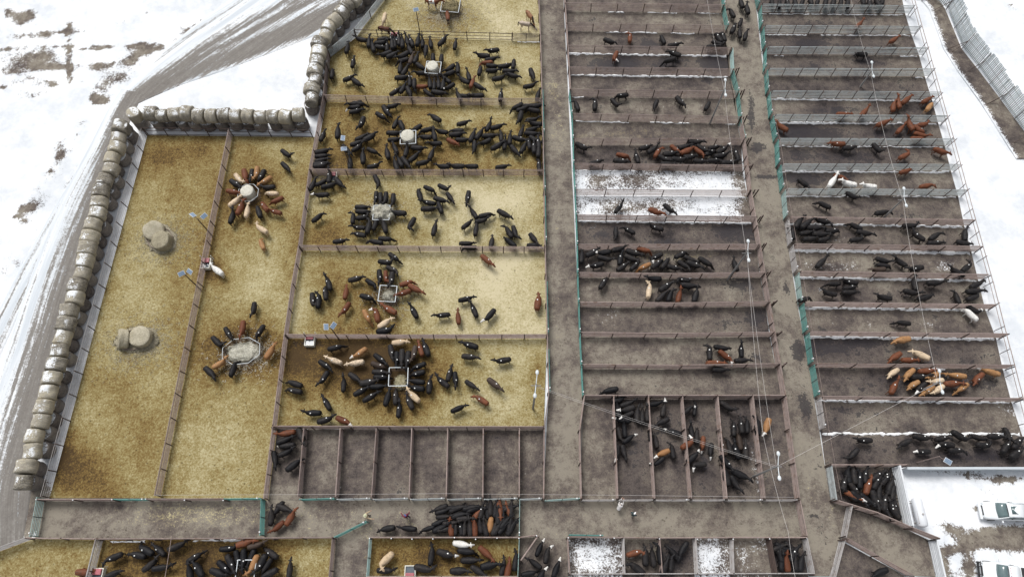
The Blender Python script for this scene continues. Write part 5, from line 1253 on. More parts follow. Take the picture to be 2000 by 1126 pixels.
 'RL': {'31': "500,1085,180,K 620,1085,170,K 660,1118,0,K 1140,1085,100,K 1310,1080,0,K 1640,1110,20,K", '32': "465,30,170,K 645,8,0,K 300,75,20,K 890,65,170,K 1130,20,345,K 1235,65,10,K 1470,55,110,K 1610,60,15,K 1610,0,0,K"},
 'RM': {'32': "1570,190,140,W 1620,170,330,KF 1040,262,170,K"},
 'RN': {'32': "1030,400,190,T 1175,510,155,C 980,535,215,R 1115,555,0,R"},
 'RO': {'32': "965,660,212,C 1250,640,10,R 1105,690,220,T 1120,745,215,T 1280,685,205,T 1460,675,178,T 1300,725,195,C 1445,735,10,R 1235,790,215,T 1320,790,215,C 1180,775,215,KF 985,755,60,R 1625,705,220,R 1510,775,215,T 1725,645,160,TF 1180,675,0,K"},
 'RP': {'33': "735,60,180,K 1050,90,212,K 655,180,228,K 1210,40,350,K 1195,148,178,KF 1390,75,10,K 1475,110,0,K 1510,40,340,K 1660,45,345,K 1700,100,0,K 1790,30,0,K 1875,100,60,K 1950,75,50,K 1940,145,30,K 1880,40,300,K 1360,85,180,KF"},
 'HOLD': {'33': "630,310,95,K 685,345,95,K 727,355,90,K 765,345,86,K 840,295,40,K 900,310,30,K 850,365,60,K 795,415,78,R 910,350,50,K 935,420,68,K 870,460,85,K 972,440,80,K 710,470,310,K 770,520,318,K 640,490,145,K 720,525,320,K 675,555,328,RF 830,545,290,K 895,520,85,K 930,580,122,K 965,640,125,K 1010,590,100,K 1020,665,110,K 620,385,80,K 825,610,330,K 880,615,300,K"},
 'LOW': {'33': "860,1095,200,K"},
}
# pen -> (where, what it is counted from, that thing's photo px)
PENS = {'P2': ("the upper dark straw pen", "its feeder", (846, 132)), 'P3': ("the darkest straw pen", "its feeder", (797, 268)), 'P4': ("the white hay pen", "the hay", (745, 415)),
 'P5': ("the mixed straw pen", "its feeder", (757, 573)), 'P6': ("the lowest large straw pen", "its square feeder", (778, 735)), 'PB': ("the second long straw pen", "the trough", (402, 514)),
 'CELL1': ("the first narrow cell", "the cell's foot", (556, 975)), 'ALY': ("the cross alley", "the narrow gate", (1015, 1012)), 'BL1': ("the lower straw pen", "its feeder", (480, 1112)), 'BL0': ("the lowest corner pen", "its corner", (68, 1051)),
 'BM': ("the lower white cow pen", "the red trough", (801, 1117)), 'CALF': ("the calf lane", "the pole's foot", (1017, 1094)), 'SN2': ("the second snowy lower cell", "its corner", (1214, 1049)),
 'SN3': ("the dark third lower cell", "its corner", (1283, 1049)), 'SN6': ("the last lower cell", "its corner", (1565, 1050)), 'CX2': ("the second of six cells", "the cell's foot", (1238, 976)), 'CX3': ("the third of six cells", "the cell's foot", (1309, 976)),
 'CX4': ("the fourth of six cells", "the cell's foot", (1378, 976)), 'CX5': ("the fifth of six cells", "the cell's foot", (1448, 976)), 'CX6': ("the last of six cells", "the cell's foot", (1518, 977)),
 'MI': ("the muddy middle pen", "the crooked alley", (1515, 690)), 'MJ': ("the lowest middle pen", "the long alley", (1137, 745)), 'MG': ("the crowded middle pen", "the lamp's foot", (1420, 547)), 'MH': ("the white cow's pen", "the lamp's foot", (1420, 547)),
 'MF': ("the middle pen below the snow", "the long alley", (1127, 460)), 'ME': ("the snowy middle pen", "the long alley", (1125, 408)), 'RP': ("the lowest far pen", "the crooked alley", (1607, 880)), 'RO': ("the far pen of tan cattle", "the crooked alley", (1586, 750)),
 'RN': ("the far pen under the lamp", "the lamp's foot", (1793, 765)), 'RM': ("the pied pair's pen", "the crooked alley", (1565, 628)), 'HOLD': ("the packed holding pen", "the white tank", (1795, 1000)), 'LOW': ("the dark pen at the lower edge", "its corner", (1640, 1054)),
 'RL': ("the far pen above the pied pair", "the crooked alley", (1555, 570)), 'RK': ("the snow-patched far pen", "the crooked alley", (1545, 515)), 'RJ': ("the crowded upper far pen", "the crooked alley", (1536, 460)), 'MD': ("the crowded upper middle pen", "the long alley", (1120, 308))}
CNAME = {'K': "black cow", 'D': "dark brown cow", 'R': "red brown cow", 'T': "tan cow", 'C': "cream cow", 'W': "white cow"}

class Cow: pass
COWS = []
for pen, tiles in HERD.items():
    for t, s in tiles.items():
        x0, y0 = TILE(t)
        for e in s.split():
            x, y, a, c = e.split(',')
            q = Cow(); q.pen = pen; q.px = x0 + float(x) / 3.992; q.py = y0 + float(y) / 3.992
            a = math.radians(float(a) + rng.normal(0, 16 if pen == 'RA' else 4)); q.py += rng.normal(0, 2.5) if pen == 'RA' else 0; q.col = c[0]; q.face = 'F' in c[1:]; q.lie = 'L' in c[1:]
            p0 = at(q.px, q.py, .95); p1 = at(q.px + 8 * math.cos(a), q.py - 8 * math.sin(a), .95)
            q.yaw = math.atan2(p1.y - p0.y, p1.x - p0.x)
            q.s = rng.uniform(.86, 1.02) * (.9 if pen in ('CALF', 'CX2', 'CX3', 'CX4', 'SN6', 'ALY') else 1.0)
            q.x = p0.x - .25 * math.cos(q.yaw); q.y = p0.y - .25 * math.sin(q.yaw)
            COWS.append(q)
# animals that stand pressed together are shifted until their bodies clear each other
N = len(COWS)
XY = np.array([(q.x, q.y) for q in COWS]); YW = np.array([q.yaw for q in COWS]); SC = np.array([q.s for q in COWS])
offs = np.array([-.62, -.22, .18, .58]); PENI = np.array([hash(q.pen) % 100003 for q in COWS])
HOME = XY.copy()
for it in range(40):
    ax = XY[:, None, 0] + offs[None] * np.cos(YW)[:, None] * SC[:, None]; ay = XY[:, None, 1] + offs[None] * np.sin(YW)[:, None] * SC[:, None]
    dx = ax.ravel()[:, None] - ax.ravel()[None]; dy = ay.ravel()[:, None] - ay.ravel()[None]
    D = np.hypot(dx, dy) + 1e-6; own = np.repeat(np.arange(N), 4); same = own[:, None] == own[None]
    R_ = .315 * np.repeat(SC, 4); pen_ = (R_[:, None] + R_[None]) - D; pen_[same] = 0; pen_ = np.clip(pen_, 0, None)
    fx = (pen_ * dx / D).sum(1).reshape(N, 4).sum(1); fy = (pen_ * dy / D).sum(1).reshape(N, 4).sum(1)
    XY += np.clip(np.stack([fx, fy], 1) * .22, -.12, .12) + (HOME - XY) * .04
def inside(poly, pts, gap):
    G = [at(*c) for c in poly]
    for k_ in range(3):
        for a, b in zip(G, G[1:] + G[:1]):
            n_ = Vector(((b - a).y, -(b - a).x, 0)).normalized()          # inward for corners given TL TR BR BL
            d_ = (pts[:, 0] - a.x) * n_.x + (pts[:, 1] - a.y) * n_.y
            push = np.clip(gap - d_, 0, None); pts[:, 0] += n_.x * push; pts[:, 1] += n_.y * push
    return pts
for pn, poly, gap in (('HOLD', [(1613, 913), (1741, 914), (1765, 1028), (1622, 976)], .95), ('ALY', [(520, 978), (1013, 978), (1013, 1048), (520, 1048)], .75), ('SN6', [(1497, 1052), (1564, 1052), (1577, 1117), (1508, 1117)], .8), ('P3', [(630, 204), (1058, 209), (1062, 342), (611, 340)], .6), ('P2', [(655, 80), (1056, 84), (1058, 205), (637, 199)], .5)):
    ix = [i for i, q in enumerate(COWS) if q.pen == pn]; XY[ix] = inside(poly, XY[ix], gap)
for q, (x, y) in zip(COWS, XY): q.x, q.y = x, y

# the 300 that show largest are animals of their own, the rest one mass
for q in COWS: q.dist = math.sqrt(q.x ** 2 + q.y ** 2 + HCAM ** 2)
order = sorted(COWS, key=lambda q: q.dist)
inpic = [q for q in order if -5 < q.px < 2005 and -5 < q.py < 1131]
ONE = set(id(q) for q in inpic[:300])
TAGM = plain("white_tag_paper", (0.8, 0.8, 0.78), 0.6, var=.05)
TAG = cyl_me("back_tag", .075, .07, .012, TAGM, 8)
TAGGED = {'P5': .75, 'P6': .8, 'PB': .5, 'BL1': .7, 'BM': .25, 'CALF': .2, 'SN2': .2, 'MA': .6, 'MB': .4, 'MC': .5, 'MD': .7, 'ME': 1, 'MF': .6, 'MG': .6, 'MH': .5, 'MI': .4, 'HOLD': .7, 'RP': .6, 'RO': .8, 'RN': .3, 'CX5': .3, 'ALY': .1, 'SN6': .3, 'CX4': .2}
TAGXY = {}
def tag_spot(v):
    if v not in TAGXY:
        hit = VAR[v]['bvh'].ray_cast(Vector((.26, .10, 3)), Vector((0, 0, -1))); TAGXY[v] = (hit[0], hit[1])
    return TAGXY[v]
POSES = ['level', 'ahead', 'up', 'left', 'right', 'walk', 'broad', 'graze', 'grazel', 'low', 'ahead', 'up', 'back']
rest_bm = []
for q in order:
    r_ = rng.random()
    q.v = 'lie' if q.lie else POSES[int(rng.integers(len(POSES)))]
    if q.pen in ('P2', 'P3', 'P6', 'ALY', 'HOLD', 'SN6') and q.v in ('left', 'right', 'grazel', 'back'): q.v = 'ahead' if rng.random() < .5 else 'level'
    q.tag = rng.random() < TAGGED.get(q.pen, .12)
# wording for each: colour, which way it faces its landmark, and its place counted out from it
single = [q for q in order if id(q) in ONE]
groups = {}
for q in single:
    where, anc, apx = PENS.get(q.pen, (q.pen, "its corner", (1000, 1000)))
    A = at(*apx); d = math.hypot(A.x - q.x, A.y - q.y)
    ang = abs((math.atan2(A.y - q.y, A.x - q.x) - q.yaw + math.pi) % (2 * math.pi) - math.pi)
    q.d = d; q.turn = "facing" if ang < math.radians(60) else "turned from" if ang > math.radians(120) else "side-on to"
    q.what = ("white-faced " if q.face else "") + CNAME[q.col]
    groups.setdefault((q.pen, q.what), []).append(q)
for (pen, what), L in groups.items():
    where, anc, apx = PENS[pen]
    if len(L) == 1:
        L[0].label = f"only {what} in {where}, {L[0].turn} {anc}"; continue
    by = {}
    for q in L: by.setdefault(q.turn, []).append(q)
    for turn, M in by.items():
        M.sort(key=lambda q: q.d)
        for i, q in enumerate(M):
            q.label = f"{what} {turn} {anc}, {('closest' if i == 0 else nth(i + 1) + ' closest') if len(M) > 1 else 'alone'}, in {where}"
for q in single:
    if len(q.label.replace('-', '').split()) > 16: print("LONG", q.label)
for q in order:
    me = colour_mesh(q.v, q.col, 'F' if q.face else None)
    if id(q) in ONE:
        o = link("cow", me, None, None, (q.x, q.y, .02), (0, 0, q.yaw), (q.s, q.s * rng.uniform(.93, 1.1), q.s * rng.uniform(.96, 1.04)))
        tag(o, q.label, "cow", "cattle in the pens")
        if q.tag and not q.lie:
            p, n_ = tag_spot(q.v)
            link("back_tag", TAG, None, o, p + n_ * .004, n_.to_track_quat('Z', 'Y').to_euler())
# the far part of the herd
fv, ff, fm = [], [], []
matlist = list(HIDE.values()) + [TAGM]; mi = {m.name: i for i, m in enumerate(matlist)}
base_n = 0; LV, LF, LM = [], [], []
tagv = np.array([v.co for v in TAG.vertices])
def put_mesh(co, polys, mats, M):
    global base_n
    w = co @ np.array(M.to_3x3()).T + np.array(M.translation)
    LV.append(w); LF.extend([tuple(i + base_n for i in p) for p in polys]); LM.extend(mats); base_n += len(co)
MC_ = {}
for q in order:
    if id(q) in ONE: continue
    me = colour_mesh(q.v, q.col, 'F' if q.face else None)
    if me.name not in MC_:
        MC_[me.name] = (np.array([v.co for v in me.vertices]), [tuple(p.vertices) for p in me.polygons], [mi[me.materials[p.material_index].name] for p in me.polygons])
    M = Matrix.Translation((q.x, q.y, .02)) @ Matrix.Rotation(q.yaw, 4, 'Z') @ Matrix.Scale(q.s, 4)
    put_mesh(*MC_[me.name], M)
    if q.tag and not q.lie:
        p, n_ = tag_spot(q.v)
        put_mesh(tagv, [tuple(pp.vertices) for pp in TAG.polygons], [mi[TAGM.name]] * len(TAG.polygons), M @ Matrix.Translation(p + n_ * .004) @ n_.to_track_quat('Z', 'Y').to_matrix().to_4x4())
hm = bpy.data.meshes.new("cattle_herd"); hm.from_pydata(np.concatenate(LV).tolist(), [], LF)
for m in matlist: hm.materials.append(m)
hm.polygons.foreach_set("material_index", LM); hm.polygons.foreach_set("use_smooth", [True] * len(hm.polygons)); hm.update()
ho = link("cattle_herd", hm); tag(ho, "black and red brown cattle standing in the more distant pens", None, None, "stuff")
print("cattle", N, "single", len(single))

# ------------------------------------------------------------------ horses
VAR['hlevel'] = beast("horse", 0, .35, horse=True); VAR['hgraze'] = beast("horse", -.15, -1.0, horse=True); VAR['hturn'] = beast("horse", .5, .2, horse=True, stride=.06)
def horse(x, y, a, v, body, mane, label, patch=None, s=1.02):
    a = math.radians(a); p0 = at(x, y, 1.1); p1 = at(x + 8 * math.cos(a), y - 8 * math.sin(a), 1.1); yaw = math.atan2(p1.y - p0.y, p1.x - p0.x)
    me = colour_mesh(v, body, None, mane)
    if patch:
        me = me.copy(); me.materials.append(HIDE[patch]); k = len(me.materials) - 1
        for p in me.polygons:
            c = p.center
            if -.42 < c.x < .28 and mnoise.noise(Vector((c.x * 2, c.y * 2.5, c.z * 2))) > -.25 or c.z < .42: p.material_index = k
    o = link("horse", me, None, None, (p0.x - .3 * math.cos(yaw), p0.y - .3 * math.sin(yaw), .02), (0, 0, yaw), (s, s, s))
    return tag(o, label, "horse", "horses in the upper straw pen")
horse(1037, 36, -52, 'hgraze', 'B', 'M', "brown horse with black tail grazing at the horse pen's alley fence")
horse(1031, 50, -8, 'hgraze', 'G', 'M', "grey cream horse with black tail grazing at the horse pen's alley fence")
horse(874, 30, 97, 'hgraze', 'R', 'M', "red bay horse with its head in the horse pen's feeder")
horse(849, 7, -8, 'hlevel', 'R', 'R', "red and white patched horse beside the horse pen's feeder", 'W')
horse(750, 42, 255, 'hgraze', 'C', 'C', "pale cream horse behind the dark bay by the red water trough")
horse(757, 60, 350, 'hgraze', 'H', 'M', "dark bay horse at the red water trough by the fence")

# ------------------------------------------------------------------ people
P_SKIN = plain("skin", (0.46, 0.27, 0.19), .5, var=.1)
P_HAIR = plain("brown_hair", (0.05, 0.03, 0.02), .6)
def cloth(name, c): return plain(name, c, .85, var=.2, scale=6, spec=.2)
def person(px, py, ang, label, top, legs, hat, hatkind, pose, lean=0.0):
    """pose: (elbow, hand) per side, in the person's frame: x ahead, y to the left"""
    p = at(px, py, 1.0); p.z = .02
    a = math.radians(ang); p1 = at(px + 8 * math.cos(a), py - 8 * math.sin(a), 1.0); yaw = math.atan2(p1.y - p.y, p1.x - p.x)
    hip = Vector((-lean * .28, 0, .95)); ch = hip + Vector((math.sin(lean) * .42, 0, math.cos(lean) * .42)); nk = hip + Vector((math.sin(lean) * .56, 0, math.cos(lean) * .56)); hd = nk + Vector((math.sin(lean * .8) * .17, 0, math.cos(lean * .8) * .17))
    def torso(bm, g):
        loft(bm, [(hip - Vector((0, 0, .08)), .16 + g, .115 + g), (hip + (ch - hip) * .2, .165 + g, .12 + g), (hip + (ch - hip) * .55, .165 + g, .12 + g), (ch, .205 + g, .13 + g), (nk - (nk - ch) * .25, .16 + g, .10 + g), (nk, .07 + g, .065 + g)], 12)
    def arms(bm, g, stop=1.0):
        for s, (el, ha) in zip((1, -1), pose):
            sh = ch + Vector((0, s * .185, .07)); el = Vector(el); ha = Vector(ha); e = el + (ha - el) * stop
            loft(bm, [(sh - Vector((0, s * .06, 0)), .07 + g, .07 + g), (sh, .065 + g, .065 + g), ((sh + el) / 2, .052 + g, .052 + g), (el, .044 + g, .044 + g), ((el + e) / 2, .042 + g, .042 + g), (e, .030 + g, .030 + g)], 8)
    def legs_(bm, g, bot=.09):
        for s in (1, -1):
            st = .10 * s
            loft(bm, [(hip + Vector((0, s * .085, .02)), .10 + g, .10 + g), (Vector((hip.x * .7 + st * .4, s * .095, .72)), .085 + g, .09 + g), (Vector((hip.x * .4 + st * .8 + .02, s * .10, .48)), .06 + g, .065 + g), (Vector((st, s * .105, .28)), .055 + g, .06 + g), (Vector((st - .02, s * .11, bot)), .042 + g, .045 + g)], 8)
    bm = bmesh.new(); torso(bm, 0); arms(bm, 0); legs_(bm, 0, .06)
    loft(bm, [(nk - Vector((0, 0, .03)), .055, .06), ((nk + hd) / 2, .052, .058), (hd - Vector((0, 0, .06)), .058, .07)], 10)
    loft(bm, [(hd + Vector((.0, 0, -.12)), .04, .05), (hd + Vector((.01, 0, -.07)), .062, .08), (hd, .075, .095), (hd + Vector((-.005, 0, .07)), .066, .085), (hd + Vector((-.01, 0, .115)), .03, .04)], 12)
    loft(bm, [(hd + Vector((.085, 0, .02)), .012, .014), (hd + Vector((.105, 0, -.015)), .016, .018), (hd + Vector((.085, 0, -.03)), .014, .012)], 6)
    for s in (1, -1): loft(bm, [(hd + Vector((-.005, s * .07, .01)), .02, .03), (hd + Vector((-.012, s * .092, .012)), .012, .026)], 6)
    for s in (1, -1):
        st = .10 * s; loft(bm, [(Vector((st - .08, s * .11, .05)), .04, .05), (Vector((st + .03, s * .115, .05)), .045, .045), (Vector((st + .15, s * .125, .035)), .04, .03)], 8)
    for s, (el, ha) in zip((1, -1), pose):
        d = (Vector(ha) - Vector(el)).normalized(); sd_ = d.cross(Vector((0, 0, 1))).normalized(); dn = sd_.cross(d).normalized() * -1; h0 = Vector(ha)
        loft(bm, [(h0, .026, .03), (h0 + d * .05, .022, .042), (h0 + d * .085, .018, .04)], 8)
        for i, (o_, ln) in enumerate(((-.030, .058), (-.010, .070), (.010, .066), (.030, .050))):
            b0 = h0 + d * .075 + sd_ * o_
            loft(bm, [(b0, .0105, .0105), (b0 + d * ln * .55 + dn * -.010, .010, .010), (b0 + d * ln + dn * -.03, .0085, .0085)], 6)
        b0 = h0 + d * .02 + sd_ * -.03; loft(bm, [(b0, .013, .013), (b0 + d * .035 + sd_ * -.03, .012, .012), (b0 + d * .06 + sd_ * -.035, .009, .009)], 6)
    body = skin("person", bm, .012, 9000, 2); body.materials.clear(); body.materials.append(P_SKIN)
    o = link("person", body, None, None, p, (0, 0, yaw)); tag(o, label, "person", "people in the cross alley")
    bm = bmesh.new(); torso(bm, .022); arms(bm, .018, .93); j = skin("jacket", bm, .02, 2400, 3); j.materials.clear(); j.materials.append(top); link("jacket", j, None, o)
    bm = bmesh.new(); legs_(bm, .018, .10); loft(bm, [(hip + Vector((0, 0, .07)), .172, .128), (hip - Vector((0, 0, .10)), .17, .125)], 12); j = skin("trousers", bm, .02, 1600, 3); j.materials.clear(); j.materials.append(legs); link("trousers", j, None, o)
    bm = bmesh.new()
    for s in (1, -1):
        st = .10 * s; loft(bm, [(Vector((st - .025, s * .11, .16)), .062, .064), (Vector((st - .03, s * .11, .07)), .055, .065)], 8); loft(bm, [(Vector((st - .09, s * .11, .055)), .05, .06), (Vector((st + .03, s * .115, .055)), .055, .055), (Vector((st + .16, s * .125, .04)), .05, .042)], 8)
    j = skin("boots", bm, .016, 900, 2); j.materials.clear(); j.materials.append(M_DARK); link("boots", j, None, o)
    bm = bmesh.new()
    if hatkind == 'brim':
        loft(bm, [(hd + Vector((0, 0, .055)), .19, .175), (hd + Vector((0, 0, .07)), .185, .17)], 20)
        loft(bm, [(hd + Vector((0, 0, .06)), .092, .11), (hd + Vector((0, 0, .14)), .085, .10), (hd + Vector((0, 0, .17)), .055, .07)], 14)
    else:
        loft(bm, [(hd + Vector((-.01, 0, .03)), .09, .11), (hd + Vector((-.01, 0, .09)), .085, .105), (hd + Vector((-.01, 0, .135)), .04, .05)], 14)
        if hatkind == 'cap': loft(bm, [(hd + Vector((.05, 0, .045)), .075, .012), (hd + Vector((.13, 0, .045)), .06, .01), (hd + Vector((.18, 0, .04)), .025, .008)], 8)
    j = bpy.data.meshes.new("hat"); bmesh.ops.recalc_face_normals(bm, faces=bm.faces[:]); bm.to_mesh(j); bm.free(); j.materials.append(hat); link("hat", j, None, o)
    for s in (1, -1):
        e = box_me("eye", .012, .02, .012, M_DARK, .003); link("eye", e, None, o, hd + Vector((.085, s * .032, .015)))
    return o
TANJ, TANP = cloth("tan_canvas", (.52, .40, .26)), cloth("brown_work_trousers", (.22, .17, .12))
MAR, JEAN = cloth("maroon_wool", (.17, .03, .05)), cloth("blue_denim", (.07, .09, .16))
GRY, LGR = cloth("light_grey_cloth", (.55, .53, .52)), cloth("pale_grey_overalls", (.48, .47, .47))
DGR, KHA = cloth("dark_teal_jacket", (.035, .06, .065)), cloth("grey_trousers", (.3, .29, .26))
HATG, CAPB, CAPW = cloth("pale_green_felt", (.5, .5, .34)), cloth("blue_cap_cloth", (.09, .10, .24)), cloth("white_cap_cloth", (.8, .8, .8))
person(716, 1007, 10, "person in a tan jacket and pale brimmed hat beside the open turquoise gate", TANJ, TANP, HATG, 'brim', [((.18, .30, 1.25), (.42, .40, 1.08)), ((.30, -.32, 1.28), (.62, -.40, 1.12))])
person(794, 1007, 135, "person in a maroon jacket and blue cap with one arm held out", MAR, JEAN, CAPB, 'cap', [((.25, .22, 1.30), (.60, .12, 1.22)), ((-.05, -.36, 1.15), (.12, -.48, .98))])
person(1210, 989, 68, "person in pale grey clothes bending forward to the grey gate", GRY, LGR, GRY, 'beanie', [((.55, .18, 1.05), (.86, .10, 1.0)), ((.55, -.18, 1.03), (.84, -.12, .98))], lean=.85)
person(1237, 1004, 60, "person in a dark teal jacket and white cap in the cross alley", DGR, KHA, CAPW, 'cap', [((.04, .28, 1.14), (.16, .26, .90)), ((.04, -.28, 1.14), (.18, -.24, .90))], lean=.12)

# ------------------------------------------------------------------ vehicles
CARW = plain("white_car_paint", (0.76, 0.79, 0.81), 0.22, var=.03, spec=.6)
GLASS = plain("tinted_car_glass", (0.10, 0.145, 0.15), 0.08, var=.15, spec=.8)
TYRE = plain("tyre_rubber", (0.02, 0.02, 0.02), .85)
RIMM = plain("wheel_alloy", (0.4, 0.4, 0.42), .35, metal=.6)
CHR = plain("headlight_glass", (0.55, 0.58, 0.6), .15)
def wheel(root, x, y, r=.37, w=.25):
    t = bmesh.new(); loft(t, [((0, -w / 2, 0), r * .86, r * .86), ((0, -w / 2 + .03, 0), r, r), ((0, w / 2 - .03, 0), r, r), ((0, w / 2, 0), r * .86, r * .86)], 22)
    bmesh.ops.recalc_face_normals(t, faces=t.faces[:]); me = bpy.data.meshes.new("wheel"); t.to_mesh(me); t.free(); me.materials.append(TYRE)
    wo_ = link("wheel", me, None, root, (x, y, r))
    rm = bmesh.new(); loft(rm, [((0, -.02, 0), r * .62, r * .62), ((0, .02, 0), r * .58, r * .58)], 16); bmesh.ops.recalc_face_normals(rm, faces=rm.faces[:]); m2 = bpy.data.meshes.new("rim"); rm.to_mesh(m2); rm.free(); m2.materials.append(RIMM)
    link("rim", m2, None, wo_, (0, (w / 2) * (1 if y > 0 else -1), 0))
def panel(name, pts, mat, parent, thick=.015):
    """a curved pane over a grid of points (rows of Vectors)"""
    V = [v for row in pts for v in row]; nc = len(pts[0]); F = [(i * nc + j, i * nc + j + 1, (i + 1) * nc + j + 1, (i + 1) * nc + j) for i in range(len(pts) - 1) for j in range(nc - 1)]
    o = link(name, mesh(name, V, F, True), mat, parent); md = o.modifiers.new("t", 'SOLIDIFY'); md.thickness = thick; md.offset = 0
    return o
def vehicle(px, py, ang, label, pickup):
    p = at(px, py, .9); p.z = -.03
    a = math.radians(ang); p1 = at(px + 8 * math.cos(a), py - 8 * math.sin(a), .9); yaw = math.atan2(p1.y - p.y, p1.x - p.x)
    root = empty("pickup_truck" if pickup else "parked_car", p, label, "pickup truck" if pickup else "car", None, yaw)
    # x ahead from the nose at 0 backwards to -L
    L = 5.6 if pickup else 4.85; w = .98 if pickup else .94
    zb = .42 if pickup else .32; hood = 1.18 if pickup else .98; rf = 1.86 if pickup else 1.62
    # lower body: rounded nose, bonnet, flanks
    X = [0, -.05, -.18, -.45, -1.0, -1.45, -2.2, -3.2, -4.1, -L + .25, -L + .04, -L]
    Wd = [.55, .70, .83, .92, .96, .98, 1, 1, .99, .95, .88, .8]
    Zt = [hood - .36, hood - .24, hood - .12, hood - .06, hood, hood + .03, hood + .05, hood + .05, hood + .05, hood + .04, hood, hood - .1]
    V, F = [], []
    for x, ww, zt in zip(X, Wd, Zt):
        y = w * ww
        prof = [(y * .9, zb), (y * .985, zb + .15), (y, (zb + zt) * .5), (y * .985, zt - .16), (y * .93, zt - .04), (y * .80, zt + .0), (y * .45, zt + .035), (0, zt + .045)]
        ring = [(x, yy, zz) for yy, zz in prof] + [(x, -yy, zz) for yy, zz in prof[-2::-1]]
        V += ring
    nr = 15
    for i in range(len(X) - 1):
        for k in range(nr - 1): F.append((i * nr + k, (i + 1) * nr + k, (i + 1) * nr + k + 1, i * nr + k + 1))
        F.append((i * nr + nr - 1, (i + 1) * nr + nr - 1, (i + 1) * nr, i * nr))
    F.append(tuple(range(nr))); F.append(tuple(range((len(X) - 1) * nr, len(X) * nr))[::-1])
    me = mesh("body", V, F, True); bmb = bmesh.new(); bmb.from_mesh(me); bmesh.ops.recalc_face_normals(bmb, faces=bmb.faces[:]); bmb.to_mesh(me); bmb.free()
    link("body", me, CARW, root)
    # cabin
    cb, ct0, ct1, ce = (-1.35, -2.05, -3.1 if pickup else -3.9, -3.35 if pickup else -4.55)
    z0 = hood + .02
    V, F = [], []
    rows = [(cb, z0, w * .86), (ct0, rf - .03, w * .74), ((ct0 + ct1) / 2, rf + .02, w * .75), (ct1, rf - .02, w * .73), (ce, z0, w * .84)]
    # roof shell
    R_ = []
    for x, z, hw in rows[1:4]:
        R_.append([Vector((x, hw, z - .06)), Vector((x, hw * .85, z)), Vector((x, hw * .4, z + .03)), Vector((x, 0, z + .04)), Vector((x, -hw * .4, z + .03)), Vector((x, -hw * .85, z)), Vector((x, -hw, z - .06))])
    panel("roof", R_, CARW, root, .05)
    def curve(x, z, hw, bow): return [Vector((x + bow * (1 - (t / 3) ** 2), hw * t / 3, z)) for t in (3, 2, 1, 0, -1, -2, -3)]
    panel("windscreen", [curve(cb, z0 + .0, w * .80, .16), curve((cb + ct0) / 2, (z0 + rf - .05) / 2 + .02, w * .75, .12), curve(ct0 + .03, rf - .05, w * .69, .06)], GLASS, root)
    panel("rear_window", [curve(ct1 - .03, rf - .05, w * .68, -.04), curve(ce, z0 + .03, w * .76, -.08)], GLASS, root)
    for s in (1, -1):
        panel("side_window", [[Vector((cb - .22, s * w * .84, z0)), Vector((-2.4, s * w * .87, z0)), Vector((ct1 + .2, s * w * .86, z0)), Vector((ce + .1, s * w * .84, z0))], [Vector((ct0 + .02, s * w * .745, rf - .09)), Vector((-2.4, s * w * .755, rf - .08)), Vector((ct1 + .2, s * w * .75, rf - .08)), Vector((ct1, s * w * .735, rf - .09))]], GLASS, root)
        for x0, x1 in ((cb, ct0), (ce, ct1)):
            rod("roof_pillar", (x0, s * w * .83, z0 - .02), (x1, s * w * .735, rf - .06), .05, CARW, root)
        rod("roof_pillar", (-2.65, s * w * .87, z0 - .02), (-2.65, s * w * .76, rf - .06), .045, M_DARK, root)
        mr = box_me("mirror", .12, .24, .17, CARW, .04); link("mirror", mr, None, root, (cb - .28, s * (w + .16), z0 + .06))
        hl = box_me("headlight", .16, .34, .16, CHR, .05); link("headlight", hl, None, root, (-.17, s * w * .62, hood - .20), (0, 0, s * -.45))
        for x in (-.95, -L + 1.05): wheel(root, x, s * (w - .12), .40 if pickup else .35)
    gr = box_me("grille", .06, .95, .24, M_DARK, .02); link("grille", gr, None, root, (-.045, 0, hood - .26))
    bp = box_me("bumper", .22, 1.72, .26, M_DARK if pickup else CARW, .07); link("bumper", bp, None, root, (.0, 0, zb + .12))
    if pickup:
        g = empty("grille_guard", (0, 0, 0), None, None); g.parent = root; del_ = None
        for y in (-.75, -.35, .35, .75): rod("guard_bar", (.16, y, .45), (.12, y, 1.15), .04, M_DARK, g)
        for z in (.6, 1.15): rod("guard_bar", (.15, -.85, z), (.15, .85, z), .045, M_DARK, g)
        for y in (-.5, -.25, 0, .25, .5): link("cab_light", box_me("cab_light", .1, .07, .035, M_PINK, .01), None, root, (ct0 - .14, y, rf + .035))
        bed = box_me("bed_floor", 1.75, 1.5, .05, M_DARK, .0); link("bed_floor", bed, None, root, (-4.5, 0, hood + .1))
    else:
        panel("sunroof", [[Vector((-2.35, y, rf + .055)) for y in (.38, 0, -.38)], [Vector((-2.95, y, rf + .06)) for y in (.38, 0, -.38)]], GLASS, root)
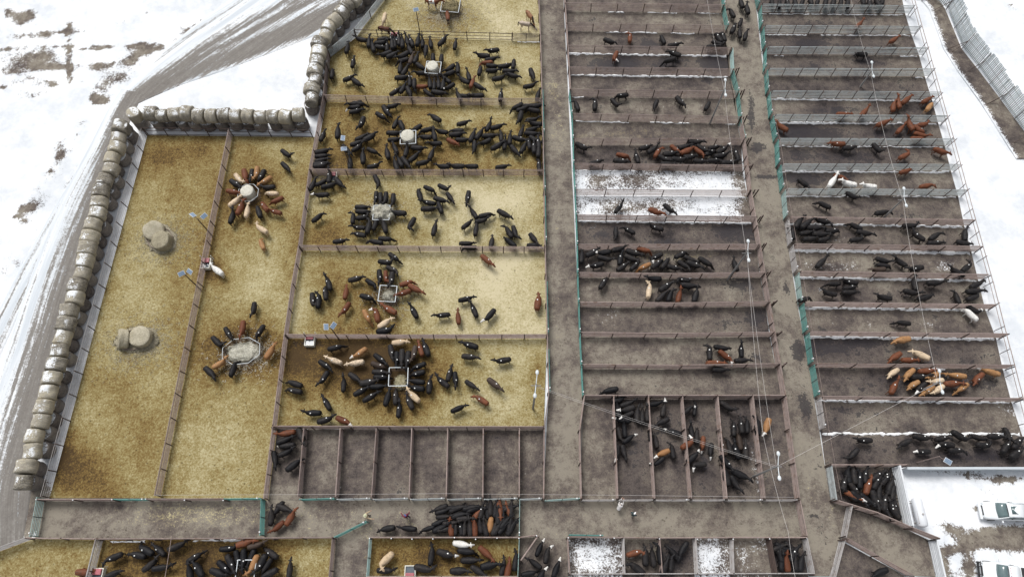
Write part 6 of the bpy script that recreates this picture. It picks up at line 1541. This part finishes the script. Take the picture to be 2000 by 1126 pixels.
        for s in (1, -1): rod("roof_rail", (-2.3, s * .62, rf + .06), (-3.9, s * .62, rf + .06), .025, M_LAMP, root)
    # bonnet seams and wipers
    for s in (1, -1): rod("wiper", (cb + .06, s * .12, z0 + .03), (cb - .10, s * .62, z0 + .07), .012, M_DARK, root)
    return root
vehicle(1920, 995, 178, "white car with sunroof parked on snow at the edge of the car park", False)
vehicle(1917, 1113, 172, "white pickup with dark grille guard and cab lights on the muddy car park", True)

# white tank on legs beside the holding pen
pt = at(1795, 1000, .9); pt.z = -.02
tk = empty("storage_tank", pt, "white cylindrical tank on legs in the snow beside the white rail fence", "tank", None, .03)
bm = bmesh.new(); loft(bm, [((0, -1.42, 1.0), .2, .2), ((0, -1.36, 1.0), .38, .38), ((0, -1.22, 1.0), .5, .5), ((0, -.4, 1.0), .52, .52), ((0, .4, 1.0), .52, .52), ((0, 1.22, 1.0), .5, .5), ((0, 1.36, 1.0), .38, .38), ((0, 1.42, 1.0), .2, .2)], 24)
bmesh.ops.recalc_face_normals(bm, faces=bm.faces[:]); me = bpy.data.meshes.new("tank_shell"); bm.to_mesh(me); bm.free(); me.materials.append(M_TANK)
for f in me.polygons: f.use_smooth = len(f.vertices) == 4
link("tank_shell", me, None, tk)
for y in (-.95, .95):
    for s in (-1, 1): rod("leg", (s * .55, y, 0), (s * .38, y, .72), .05, M_GREY, tk)
    rod("saddle", (-.5, y, .52), (.5, y, .52), .06, M_GREY, tk)
link("filler_cap", cyl_me("filler_cap", .1, .1, .1, M_GREY), None, tk, (0, -.2, 1.5))
lf = empty("pipe_ladder", at(1783, 1000, .5), "small pipe ladder frame between the white rail fence and the tank", "ladder", None, 0)
lf.location.z = -.02
for y in (-1.1, .0, 1.1): rod("leg", (0, y, 0), (0, y, 1.3), .03, M_GREY, lf)
for z in (.5, .9, 1.3): rod("rung", (0, -1.1, z), (0, 1.1, z), .025, M_GREY, lf)
for y in (-.4, .5): rod("strut", (0, y, 1.25), (.5, y, 1.0), .025, M_GREY, lf)
